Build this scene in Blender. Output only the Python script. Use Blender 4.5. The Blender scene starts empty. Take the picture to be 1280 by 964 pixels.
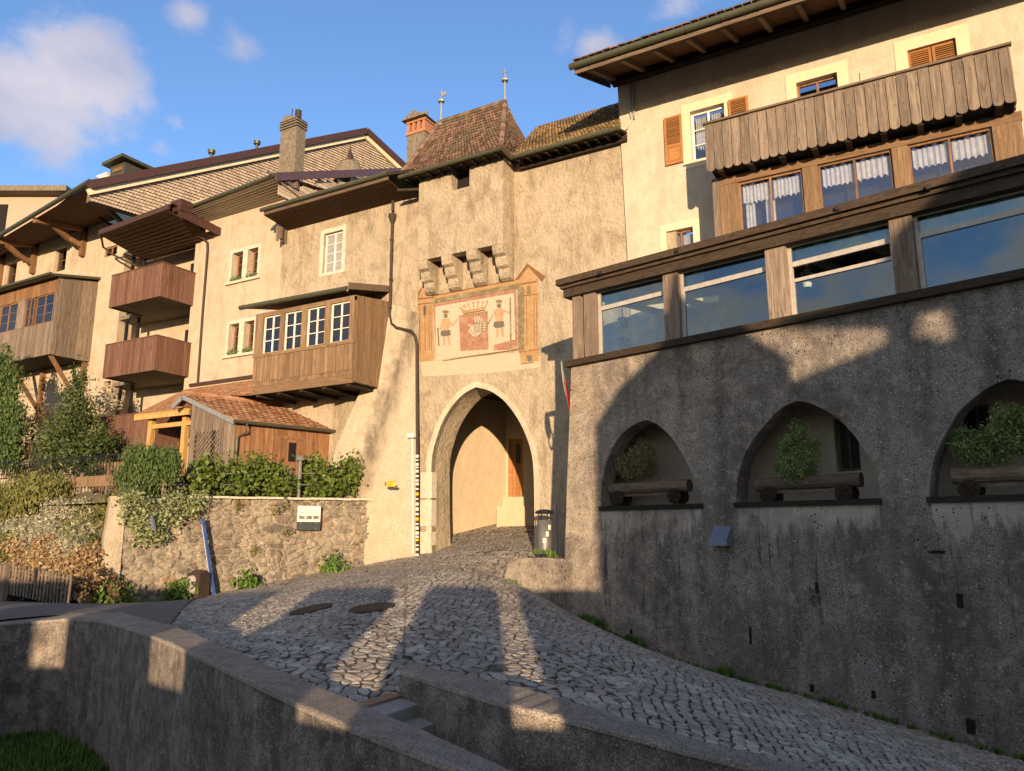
import bpy, math, random
import numpy as np
from mathutils import Vector, Matrix
from mathutils.geometry import tessellate_polygon
R = random.Random(7)
rad = math.radians
sc = bpy.context.scene
# ------------------------------------------------------------------ camera model (photo pixels 1280x964 -> points on real planes)
F = 940.; PITCH = rad(11.0); YAW = rad(29.4)
hv = np.array([-math.sin(YAW), math.cos(YAW), 0]); rv = np.array([math.cos(YAW), math.sin(YAW), 0]); zv = np.array([0, 0, 1.])
FWv = hv*math.cos(PITCH)+zv*math.sin(PITCH); UPv = -hv*math.sin(PITCH)+zv*math.cos(PITCH)
def ray(x, y): return FWv*F+rv*(x-640)-UPv*(y-482)
def onY(x, y, Y): d = ray(x, y); return d*Y/d[1]
def onZ(x, y, Z): d = ray(x, y); return d*Z/d[2]
def atd(x, y, D): q = ray(x, y); return q*D/(q@hv)
def online(x, y, A, B):
    d = ray(x, y); n = np.array([-(B[1]-A[1]), B[0]-A[0]]); t = (n@np.array(A[:2]))/(n@d[:2]); return d*t
SUN_AZ = rad(31.3); SUN_EL = rad(5.5)
Lh = np.array([-math.sin(SUN_AZ), math.cos(SUN_AZ)]); Rh = np.array([math.cos(SUN_AZ), math.sin(SUN_AZ)])
cam_d = bpy.data.cameras.new('camera'); cam = bpy.data.objects.new('camera', cam_d); sc.collection.objects.link(cam)
cam_d.sensor_width = 36; cam_d.lens = F*36/1280; cam_d.clip_end = 3000; cam_d.clip_start = .05
cam.rotation_euler = (rad(90)+PITCH, 0, YAW); sc.camera = cam
# ------------------------------------------------------------------ helpers
col = sc.collection
def wl(o):
    v = Vector((0, 0, 0))
    while o is not None: v += o.location; o = o.parent
    return v
def tag(o, label=None, cat=None, group=None, kind=None):
    if label: o['label'] = label
    if cat: o['category'] = cat
    if group: o['group'] = group
    if kind: o['kind'] = kind
    return o
def thing(name, label, cat, loc=(0, 0, 0), group=None):
    o = bpy.data.objects.new(name, None); col.objects.link(o); o.location = [float(v) for v in loc]; o.empty_display_size = .2
    return tag(o, label, cat, group)
class MB:
    def __init__(s): s.v = []; s.f = []; s.m = []; s.r = []; s.cm = 0; s.cr = None
    def add(s, vs, fs):
        b = len(s.v); s.v += [tuple(float(c) for c in v) for v in vs]; q = R.random() if s.cr is None else s.cr
        for f in fs: s.f.append(tuple(i+b for i in f)); s.m.append(s.cm); s.r.append(q)
    def hexa(s, p): s.add(p, [(0, 3, 2, 1), (4, 5, 6, 7), (0, 1, 5, 4), (1, 2, 6, 5), (2, 3, 7, 6), (3, 0, 4, 7)])
    def box(s, a, b):
        x0, y0, z0 = a; x1, y1, z1 = b
        s.hexa([(x0, y0, z0), (x1, y0, z0), (x1, y1, z0), (x0, y1, z0), (x0, y0, z1), (x1, y0, z1), (x1, y1, z1), (x0, y1, z1)])
    def bar(s, a, b, w, h, up=(0, 0, 1)):
        a = Vector(a); b = Vector(b); d = (b-a).normalized(); u = Vector(up); sd = d.cross(u)
        if sd.length < 1e-4: sd = d.cross(Vector((1, 0, 0)))
        sd.normalize(); u = sd.cross(d); sd *= w/2; u *= h/2
        s.hexa([a-sd-u, a+sd-u, b+sd-u, b-sd-u, a-sd+u, a+sd+u, b+sd+u, b-sd+u])
    def tube(s, pts, r, n=8, r2=None, caps=True):
        pts = [Vector(p) for p in pts]; rings = []; m = len(pts)
        ref = Vector((0.13, 0.2, 1)).normalized()
        for i, p in enumerate(pts):
            d = (pts[min(i+1, m-1)]-pts[max(i-1, 0)]).normalized()
            a = d.cross(ref)
            if a.length < .05: a = d.cross(Vector((1, 0, 0)))
            a.normalize(); b = d.cross(a); rr = r if r2 is None else r+(r2-r)*i/(m-1)
            rings.append([p+(a*math.cos(t)+b*math.sin(t))*rr for t in [2*math.pi*k/n for k in range(n)]])
        vs = [v for q in rings for v in q]; fs = []
        for i in range(m-1):
            for k in range(n): fs.append((i*n+k, i*n+(k+1) % n, (i+1)*n+(k+1) % n, (i+1)*n+k))
        if caps: fs.append(tuple(range(n-1, -1, -1))); fs.append(tuple((m-1)*n+k for k in range(n)))
        s.add(vs, fs)
    def lathe(s, c, prof, n=12, axis=(0, 0, 1)):
        ax = Vector(axis).normalized(); a = ax.orthogonal().normalized(); b = ax.cross(a); c = Vector(c); vs = []; fs = []
        for r, z in prof:
            for k in range(n): t = 2*math.pi*k/n; vs.append(c+ax*z+(a*math.cos(t)+b*math.sin(t))*r)
        for i in range(len(prof)-1):
            for k in range(n): fs.append((i*n+k, i*n+(k+1) % n, (i+1)*n+(k+1) % n, (i+1)*n+k))
        s.add(vs, fs)
    def build(s, name, mat, parent=None, smooth=False):
        me = bpy.data.meshes.new(name); me.from_pydata(s.v, [], s.f)
        for mm in (mat if isinstance(mat, (list, tuple)) else [mat]): me.materials.append(mm)
        if max(s.m, default=0) > 0: me.polygons.foreach_set('material_index', s.m)
        at = me.attributes.new('rnd', 'FLOAT', 'FACE'); at.data.foreach_set('value', s.r)
        if smooth: me.polygons.foreach_set('use_smooth', [True]*len(s.f))
        me.update(); o = bpy.data.objects.new(name, me); col.objects.link(o)
        if parent is not None: o.parent = parent; o.location = -wl(parent)
        return o
class Fr:
    def __init__(s, O, U):
        s.O = np.array(O, float); s.U = np.array(U, float)/np.hypot(*U); s.N = np.array([s.U[1], -s.U[0]])
    def uz(s, px, py):
        p = online(px, py, s.O, s.O+s.U); return float((p[:2]-s.O)@s.U), float(p[2])
    def pt(s, u, z, n=0):
        q = s.O+s.U*u+s.N*n; return Vector((q[0], q[1], z))
    def off(s, n): return Fr(s.O+s.N*n, s.U)
    def P(s, px, py, n=0): u, z = s.off(n).uz(px, py); return s.pt(u, z, n)
    def R3(s, TL, TR, BL):
        a = s.uz(*TL); b = s.uz(*TR); c = s.uz(*BL); return a[0], b[0], c[1], (a[1]+b[1])/2
def YF(Y): return Fr((0, Y), (1, 0))
def box_f(m, fr, u0, u1, z0, z1, n0, n1):
    m.hexa([fr.pt(u0, z0, n1), fr.pt(u1, z0, n1), fr.pt(u1, z0, n0), fr.pt(u0, z0, n0), fr.pt(u0, z1, n1), fr.pt(u1, z1, n1), fr.pt(u1, z1, n0), fr.pt(u0, z1, n0)])
def panel(m, fr, outer, holes=(), thick=.3, n=0):
    loops = [outer]+list(holes)
    tess = tessellate_polygon([[Vector((u, z, 0)) for u, z in lp] for lp in loops]); flat = [p for lp in loops for p in lp]
    vs = [fr.pt(u, z, n) for u, z in flat]+[fr.pt(u, z, n-thick) for u, z in flat]; k = len(flat); fs = []
    for t in tess:
        a, b, c = [flat[i] for i in t]; ar = (b[0]-a[0])*(c[1]-a[1])-(c[0]-a[0])*(b[1]-a[1])
        if abs(ar) < 1e-9: continue
        if ar < 0: t = t[::-1]
        fs.append(tuple(t)); fs.append(tuple(i+k for i in t[::-1]))
    b = 0
    for j, lp in enumerate(loops):
        L = len(lp); area = sum(lp[i][0]*lp[(i+1) % L][1]-lp[(i+1) % L][0]*lp[i][1] for i in range(L))
        ccw = (area > 0) == (j == 0)
        for i in range(L):
            p, q = b+i, b+(i+1) % L
            fs.append((p, p+k, q+k, q) if ccw else (q, q+k, p+k, p))
        b += L
    m.add(vs, fs)
def rect(u0, u1, z0, z1): return [(u0, z0), (u1, z0), (u1, z1), (u0, z1)]
def planks(m, fr, u0, u1, z0, z1, w, n0, n1, scallop=0, jit=.006, gap=.006, zt=None):
    k = max(1, round((u1-u0)/w)); w = (u1-u0)/k
    for i in range(k):
        a = u0+i*w+gap/2; b = a+w-gap; j = R.uniform(-jit, jit); za = z0+R.uniform(-jit, jit); zb = z1 if zt is None else zt((a+b)/2)
        if scallop:
            pts = [(a, zb), (a, za+scallop)]+[(a+(b-a)*(1-math.cos(t))/2, za+scallop*(1-math.sin(t))) for t in (.5, 1, 1.57, 2.14, 2.64)]+[(b, za+scallop), (b, zb)]
            panel(m, fr, pts[::-1] if False else pts, (), n1-n0, n1+j)
        else: box_f(m, fr, a, b, za, zb, n0, n1+j)
def tiles(m, A, B, C, D, rows, cols, th=.02, lift=.025, over=1.25, rnd=.4, sag=0.0, round_=False, curve=0.0):
    """roof of real tiles. A,B eave left/right; D,C ridge left/right"""
    A, B, C, D = [Vector(p) for p in (A, B, C, D)]; nn = (B-A).cross(D-A).normalized()
    if nn.z < 0 and abs(nn.z) > .05: nn = -nn
    def P(s, t):
        p = (A.lerp(B, s)).lerp(D.lerp(C, s), t); return p-nn*(sag*math.sin(math.pi*s)+curve*4*t*(1-t))
    for a_ in range(8):
        for b_ in range(4):
            q = [P(b_/4, a_/8)-nn*.03, P((b_+1)/4, a_/8)-nn*.03, P((b_+1)/4, (a_+1)/8)-nn*.03, P(b_/4, (a_+1)/8)-nn*.03]; m.add(q, [(0, 1, 2, 3)])
    for r in range(rows):
        t0 = r/rows; t1 = min(1.0, (r+over)/rows)
        for c in range(cols+(r % 2)):
            s0 = (c-(r % 2)*.5)/cols; s1 = s0+1/cols; s0 = max(0, s0)+.0008; s1 = min(1, s1)-.0008
            if s1-s0 < .2/cols: continue
            j = R.uniform(0, 1)*.4*lift; dt = R.uniform(-rnd, rnd)*.15/rows; tb = max(0, t0+dt) if r else t0
            q = [P(s0, tb)+nn*(lift+j), P(s1, tb)+nn*(lift+j+R.uniform(-.2, .2)*lift), P(s1, t1)+nn*.002, P(s0, t1)+nn*.002]
            lo = [q[0]-nn*th, q[1]-nn*th]
            if round_:
                mid = (P((s0+s1)/2, max(0, tb-.18/rows)))+nn*(lift+j); ml = mid-nn*th
                m.add([q[0], mid, q[1], q[2], q[3], lo[0], ml, lo[1]], [(0, 1, 2, 3, 4), (5, 6, 1, 0), (6, 7, 2, 1), (5, 0, 4), (7, 3, 2)])
            else:
                m.add(q+lo, [(0, 1, 2, 3), (4, 5, 1, 0), (4, 0, 3), (5, 2, 1)])
def quadslab(m, A, B, C, D, th):
    A, B, C, D = [Vector(p) for p in (A, B, C, D)]; n = (B-A).cross(D-A).normalized()*th
    m.hexa([A-n, B-n, C-n, D-n, A, B, C, D])
def icosa(m, c, s, seed=0, amp=.15):
    rr = random.Random(seed); n1, n2 = 10, 7; vs = []; fs = []; c = Vector(c)
    for i in range(n2+1):
        for k in range(n1):
            t = math.pi*i/n2; f = 2*math.pi*k/n1; q = 1+rr.uniform(-amp, amp)
            vs.append(c+Vector((math.sin(t)*math.cos(f)*s[0]*q, math.sin(t)*math.sin(f)*s[1]*q, math.cos(t)*s[2]*q)))
    for i in range(n2):
        for k in range(n1): fs.append((i*n1+k, (i+1)*n1+k, (i+1)*n1+(k+1) % n1, i*n1+(k+1) % n1))
    m.add(vs, fs)
def leaves(m, blobs, n, size, flat=.0, aspect=1.6, up=.0, shell=.5):
    """blobs: list (center, (rx,ry,rz)); n leaves spread by volume, in clumps"""
    tot = sum(b[1][0]*b[1][1]*b[1][2] for b in blobs)**1.0
    for c, s in blobs:
        k = max(6, int(n*s[0]*s[1]*s[2]/tot)); c = Vector(c); ncl = max(3, k//14)
        for _ in range(ncl):
            d = Vector((R.gauss(0, 1), R.gauss(0, 1), R.gauss(0, 1))).normalized(); q = R.random()**shell*(R.uniform(1.05, 1.3) if R.random() < .14 else 1)
            cc = c+Vector((d.x*s[0]*q, d.y*s[1]*q, d.z*s[2]*q)); tone = R.random()
            cr = size*R.uniform(1.6, 3.0)
            for _ in range(max(3, k//ncl)):
                e = Vector((R.gauss(0, 1), R.gauss(0, 1), R.gauss(0, 1)))*cr*.5
                nn = (d*.8+Vector((R.gauss(0, .6), R.gauss(0, .6), R.gauss(0, .6)+.3))).normalized()
                a = nn.orthogonal().normalized(); a = (Matrix.Rotation(R.uniform(0, 6.28), 3, nn) @ a)
                if up: a = (a*(1-up)+Vector((R.gauss(0, .25), R.gauss(0, .25), 1))*up).normalized()
                b = nn.cross(a).normalized(); L = size*R.uniform(.4, 1.5); W = L/aspect; p = cc+e; m.cr = min(1, max(0, tone*.6+R.random()*.4))
                m.add([p-a*L*.5, p+b*W*.5, p+a*L*.5, p-b*W*.5], [(0, 1, 2, 3)])
    m.cr = None
# ------------------------------------------------------------------ materials
MATS = {}
class NT:
    def __init__(s, name):
        s.mat = bpy.data.materials.new(name); s.mat.use_nodes = True; s.t = s.mat.node_tree; s.n = s.t.nodes; s.l = s.t.links
        s.b = s.n['Principled BSDF']; s.out = s.n['Material Output']
    def node(s, typ, **k):
        x = s.n.new(typ)
        for a, v in k.items():
            if a.startswith('i_'): x.inputs[a[2:].replace('_', ' ')].default_value = v
            else: setattr(x, a, v)
        return x
    def link(s, a, b): s.l.new(a, b)
    def coord(s, scale=(1, 1, 1), kind='Object', rot=(0, 0, 0)):
        tc = s.node('ShaderNodeTexCoord'); mp = s.node('ShaderNodeMapping'); mp.inputs['Scale'].default_value = scale; mp.inputs['Rotation'].default_value = rot
        s.link(tc.outputs[kind], mp.inputs['Vector']); return mp.outputs[0]
    def noise(s, vec, scale, detail=4, rough=.55, dist=0):
        x = s.node('ShaderNodeTexNoise'); x.inputs['Scale'].default_value = scale; x.inputs['Detail'].default_value = detail; x.inputs['Roughness'].default_value = rough
        x.inputs['Distortion'].default_value = dist
        if vec is not None: s.link(vec, x.inputs['Vector'])
        return x.outputs['Fac']
    def ramp(s, fac, stops, interp='LINEAR'):
        x = s.node('ShaderNodeValToRGB'); cr = x.color_ramp; cr.interpolation = interp
        while len(cr.elements) > 1: cr.elements.remove(cr.elements[-1])
        for i, (p, c) in enumerate(stops):
            e = cr.elements[0] if i == 0 else cr.elements.new(p)
            e.position = p; c = (c, c, c) if not isinstance(c, (tuple, list)) else c; e.color = (*c[:3], 1)
        s.link(fac, x.inputs[0]); return x.outputs[0]
    def mix(s, fac, a, b, mode='MIX'):
        x = s.node('ShaderNodeMix', data_type='RGBA', blend_type=mode)
        for sock, v in ((x.inputs[0], fac), (x.inputs[6], a), (x.inputs[7], b)):
            if isinstance(v, bpy.types.NodeSocket): s.link(v, sock)
            elif sock == x.inputs[0]: sock.default_value = v
            else: sock.default_value = (*v[:3], 1)
        return x.outputs[2]
    def math(s, op, a, b=None, clamp=False):
        x = s.node('ShaderNodeMath', operation=op, use_clamp=clamp)
        for i, v in enumerate((a, b)):
            if v is None: continue
            if isinstance(v, bpy.types.NodeSocket): s.link(v, x.inputs[i])
            else: x.inputs[i].default_value = v
        return x.outputs[0]
    def attr(s, name='rnd'): return s.node('ShaderNodeAttribute', attribute_name=name).outputs['Fac']
    def bump(s, h, strength=.5, dist=.02, prev=None):
        x = s.node('ShaderNodeBump'); x.inputs['Strength'].default_value = strength; x.inputs['Distance'].default_value = dist; s.link(h, x.inputs['Height'])
        if prev is not None: s.link(prev, x.inputs['Normal'])
        return x.outputs[0]
    def fin(s, color, rough=.85, normal=None, metal=0, spec=.3):
        if isinstance(color, bpy.types.NodeSocket): s.link(color, s.b.inputs['Base Color'])
        else: s.b.inputs['Base Color'].default_value = (*color, 1)
        if isinstance(rough, bpy.types.NodeSocket): s.link(rough, s.b.inputs['Roughness'])
        else: s.b.inputs['Roughness'].default_value = rough
        if normal is not None: s.link(normal, s.b.inputs['Normal'])
        s.b.inputs['Metallic'].default_value = metal; s.b.inputs['Specular IOR Level'].default_value = spec
        MATS[s.mat.name] = s.mat; return s.mat
def plain(name, c, rough=.7, metal=0, spec=.3, var=.15, bump=.0):
    t = NT(name); v = t.coord(); n = t.noise(v, 9, 5)
    cc = t.mix(t.ramp(n, [(.3, 0.), (.7, 1.)]), tuple(x*(1-var) for x in c), tuple(min(1, x*(1+var)) for x in c))
    return t.fin(cc, rough, t.bump(t.noise(v, 60, 3), bump, .01) if bump else None, metal, spec)
def plaster(name, c, dark, rough_amt=.5, grain=38, stain=.5, patch=None, dist=.025):
    t = NT(name); v = t.coord(); vs = t.coord((1, 1, .22))
    big = t.noise(v, .55, 5, .6); mid = t.noise(v, 3.2, 6, .65); streak = t.noise(vs, 2.6, 6, .65, .4); fine = t.noise(v, grain, 5, .7)
    cc = t.mix(t.ramp(mid, [(.35, 0.), (.7, 1.)]), c, tuple(x*.88 for x in c))
    cc = t.mix(t.math('MULTIPLY', t.ramp(streak, [(.5, 0.), (.74, 1.)]), stain), cc, dark)
    cc = t.mix(t.math('MULTIPLY', t.ramp(big, [(.45, 0.), (.7, 1.)]), .35), cc, patch or tuple(x*.8 for x in c))
    cc = t.mix(t.ramp(fine, [(.28, .3), (.46, 0.)]), cc, tuple(x*.6 for x in dark)); blot = t.noise(v, 1.5, 9, .74, .5); cc = t.mix(t.math('MULTIPLY', t.ramp(blot, [(.48, 0.), (.66, 1.)]), stain*.7), cc, dark)
    vor = t.node('ShaderNodeTexVoronoi', feature='F1'); vor.inputs['Scale'].default_value = 7; t.link(v, vor.inputs['Vector'])
    h = t.math('ADD', t.math('MULTIPLY', mid, 1.2), t.math('MULTIPLY', fine, .55)); h = t.math('ADD', h, t.math('MULTIPLY', t.noise(v, 11, 4, .6), .9))
    return t.fin(cc, .93, t.bump(h, rough_amt, dist), 0, .15)
def wood(name, c1, c2, horiz=False, scale=1., weather=None, rough=.8):
    t = NT(name); s = (14, 14, 1.1) if not horiz else (1.1, 14, 14)
    v = t.coord(tuple(x*scale for x in s)); r = t.attr()
    off = t.node('ShaderNodeVectorMath', operation='ADD'); cb = t.node('ShaderNodeCombineXYZ'); t.link(t.math('MULTIPLY', r, 37.), cb.inputs[0]); t.link(t.math('MULTIPLY', r, 91.), cb.inputs[2])
    t.link(v, off.inputs[0]); t.link(cb.outputs[0], off.inputs[1])
    g = t.noise(off.outputs[0], 1.3, 6, .65, 1.2); big = t.noise(t.coord(), 2.2, 4)
    cc = t.mix(t.ramp(g, [(.3, 0.), (.68, 1.)]), c1, c2)
    cc = t.mix(t.math('MULTIPLY', r, .45), cc, tuple(x*.45 for x in c1))
    if weather: cc = t.mix(t.ramp(big, [(.4, 0.), (.62, .75)]), cc, weather)
    k = t.node('ShaderNodeTexVoronoi', feature='F1'); k.inputs['Scale'].default_value = 5.; vk = t.coord((1.6, 1.6, .9) if not horiz else (.9, 1.6, 1.6)); t.link(vk, k.inputs['Vector'])
    cc = t.mix(t.ramp(k.outputs['Distance'], [(.06, .75), (.12, 0.)]), cc, tuple(x*.3 for x in c1))
    return t.fin(cc, rough, t.bump(g, .5, .008), 0, .2)
def tilemat(name, c1, c2, c3, moss=(.12, .11, .06)):
    t = NT(name); r = t.attr(); v = t.coord(); n = t.noise(v, 1.3, 5); f = t.noise(v, 30, 4)
    cc = t.ramp(r, [(0., c1), (.5, c2), (1., c3)])
    cc = t.mix(t.ramp(n, [(.48, 0.), (.68, .65)]), cc, moss); cc = t.mix(t.ramp(f, [(.35, .5), (.6, 0.)]), cc, tuple(x*.5 for x in c1))
    return t.fin(cc, .9, t.bump(f, .4, .01), 0, .2)
def leafmat(name, c1, c2, c3=None):
    t = NT(name); cc = t.ramp(t.attr(), [(0., c1), (.6, c2), (1., c3 or c2)])
    t.fin(cc, .6, None, 0, .3)
    tr = t.node('ShaderNodeBsdfTranslucent'); t.link(cc, tr.inputs[0]); mx = t.node('ShaderNodeMixShader'); mx.inputs[0].default_value = .3
    t.link(t.b.outputs[0], mx.inputs[1]); t.link(tr.outputs[0], mx.inputs[2]); t.link(mx.outputs[0], t.out.inputs[0]); return t.mat
def glassmat(name, tint, refl=.5, trans=(.5, .55, .6), rough=.02):
    t = NT(name); g = t.node('ShaderNodeBsdfGlossy'); g.inputs['Roughness'].default_value = rough; g.inputs['Color'].default_value = (*tint, 1)
    n = t.noise(t.coord(), 1.2, 2); t.link(t.bump(n, .12, .02), g.inputs['Normal'])
    tr = t.node('ShaderNodeBsdfTransparent'); tr.inputs[0].default_value = (*trans, 1); mx = t.node('ShaderNodeMixShader')
    fr = t.node('ShaderNodeFresnel'); fr.inputs['IOR'].default_value = 1.5
    t.link(t.math('ADD', t.math('MULTIPLY', fr.outputs[0], 1 - refl), refl, True), mx.inputs[0]); t.link(tr.outputs[0], mx.inputs[1]); t.link(g.outputs[0], mx.inputs[2]); t.link(mx.outputs[0], t.out.inputs[0]); return t.mat

M_tower = plaster('tower_plaster', (.475, .39, .275), (.20, .155, .10), 1., 24, .85, (.37, .30, .205), .07)
M_house = plaster('house_plaster', (.55, .455, .345), (.33, .27, .195), .8, 30, .65, (.46, .375, .28))
M_bayh = plaster('old_house_plaster', (.465, .38, .265), (.19, .145, .095), 1., 26, .85, (.36, .29, .195), .06)
M_left = plaster('pale_house_plaster', (.49, .395, .285), (.29, .23, .16), .8, 30, .75)
M_butt = plaster('buttress_plaster', (.58, .46, .31), (.20, .15, .10), .9, 30, .75, (.42, .33, .22), .04)
M_pass = plaster('passage_plaster', (.50, .40, .26), (.38, .29, .18), .8, 30, .35)
M_surr = plain('painted_surround', (.62, .49, .33), .8, var=.06)
M_stone = plain('carved_stone', (.50, .44, .34), .85, bump=.4)
M_niche = plain('niche_plaster', (.62, .54, .44), .9, var=.1, bump=.2)
M_wgrey = wood('weathered_grey_wood', (0.104, 0.074, 0.052), (0.312, 0.242, 0.179))
M_wgreyh = wood('weathered_grey_beam', (0.067, 0.048, 0.031), (0.216, 0.152, 0.104), True)
M_wora = wood('orange_wood', (0.126, 0.063, 0.030), (0.317, 0.176, 0.086))
M_worah = wood('orange_wood_beam', (0.121, 0.066, 0.035), (0.302, 0.187, 0.101), True)
M_wbay = wood('tan_wood', (0.134, 0.081, 0.045), (0.320, 0.208, 0.116))
M_wbayh = wood('tan_wood_beam', (0.134, 0.081, 0.045), (0.320, 0.208, 0.116), True)
M_wbalc = wood('brown_larch', (0.093, 0.046, 0.030), (0.226, 0.121, 0.078))
M_wdark = wood('dark_wood', (0.015, 0.010, 0.007), (0.055, 0.036, 0.022), True)
M_soff = wood('soffit_wood', (0.042, 0.021, 0.011), (0.120, 0.063, 0.030), True)
M_wsoff = wood('pale_soffit', (0.322, 0.266, 0.189), (0.550, 0.460, 0.340), True)
M_shut = wood('shutter_wood', (.26, .11, .035), (.42, .20, .07), True)
M_shed = wood('shed_wood', (0.146, 0.067, 0.031), (0.352, 0.184, 0.088))
M_yel = wood('fresh_timber', (0.327, 0.178, 0.054), (0.612, 0.374, 0.136))
M_wpost = wood('terrace_post_wood', (0.119, 0.077, 0.054), (0.374, 0.289, 0.212))
M_tile = tilemat('clay_tiles', (.10, .06, .04), (.20, .12, .08), (.30, .19, .13))
M_tile2 = tilemat('mossy_tiles', (.16, .10, .05), (.28, .19, .09), (.36, .26, .12), (.05, .045, .03))
M_tilered = tilemat('orange_tiles', (.24, .11, .06), (.38, .19, .10), (.46, .28, .16), (.27, .17, .10))
M_shing = tilemat('wood_shingles', (.34, .26, .19), (.48, .38, .28), (.58, .47, .35), (.42, .33, .26))
M_copper = plain('brown_metal', (.10, .05, .04), .45, .5)
M_purple = plain('purple_metal', (.13, .08, .09), .4, .4)
M_gutter = plain('green_grey_gutter', (.085, .085, .05), .5, .4)
M_zinc = plain('zinc_metal', (.35, .34, .31), .5, .6)
M_alu = plain('window_aluminium', (.42, .38, .33), .5, .1)
M_dark = plain('dark_opening', (.012, .010, .008), .9)
M_black = plain('black_metal', (.02, .02, .022), .5, .3)
M_white = plain('white_paint', (.62, .59, .53), .6)
M_curt = plain('curtain', (.80, .78, .72), .9)
M_curtg = plain('green_curtain', (.72, .74, .55), .9)
M_blue = plain('blue_paint', (.05, .085, .24), .6, var=.4)
M_slate = plain('blue_grey_metal', (.16, .19, .25), .4, .3)
M_brick = plain('chimney_brick', (.36, .16, .09), .9, bump=.5)
M_chim = plain('chimney_render', (.17, .14, .10), .95, var=.35, bump=.5)
M_red = plain('red_enamel', (.55, .03, .03), .5)
M_yell = plain('yellow_enamel', (.75, .42, .02), .6)
M_iron = plain('rusty_iron', (.055, .038, .028), .7, .3)
M_terra = plain('stone_step', (.30, .28, .25), .9, bump=.4)
M_steprust = plain('rusty_stone_edge', (.30, .17, .10), .9, bump=.4)
M_room = plain('room_dark', (.05, .045, .045), .9)
M_glass = glassmat('window_glass', (.70, .68, .72), .12, (.82, .84, .88))
M_gterr = glassmat('terrace_glass', (.62, .70, .76), .13, (.80, .88, .86))
M_bark = wood('bark', (0.049, 0.032, 0.021), (0.150, 0.100, 0.060))
L_conif = leafmat('conifer_leaf', (.04, .06, .018), (.09, .12, .035), (.16, .17, .06))
L_cyp = leafmat('cypress_leaf', (.045, .08, .02), (.09, .14, .035), (.16, .20, .06))
L_vine = leafmat('vine_leaf', (.05, .08, .015), (.12, .17, .03), (.22, .25, .06))
L_olive = leafmat('olive_leaf', (.09, .10, .03), (.19, .19, .05), (.30, .27, .09))
L_yel = leafmat('yellow_green_leaf', (.06, .08, .015), (.16, .17, .03), (.26, .24, .04))
L_silver = leafmat('silver_leaf', (.22, .21, .13), (.42, .40, .27), (.56, .50, .36))
L_dry = leafmat('dry_leaf', (.26, .16, .07), (.44, .30, .15), (.56, .44, .26))
L_niche = leafmat('shade_conifer_leaf', (.10, .15, .05), (.22, .28, .09), (.36, .36, .14))
L_niche_brown = leafmat('withered_conifer_leaf', (.12, .10, .05), (.24, .20, .09), (.38, .26, .14))
L_brown = leafmat('brown_leaf', (.09, .07, .035), (.18, .125, .06), (.27, .19, .10))
L_grass = leafmat('grass_blade', (.05, .10, .015), (.11, .20, .03), (.19, .28, .06))
L_trail = leafmat('trailing_leaf', (.14, .18, .07), (.30, .33, .15), (.42, .42, .24))

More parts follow.
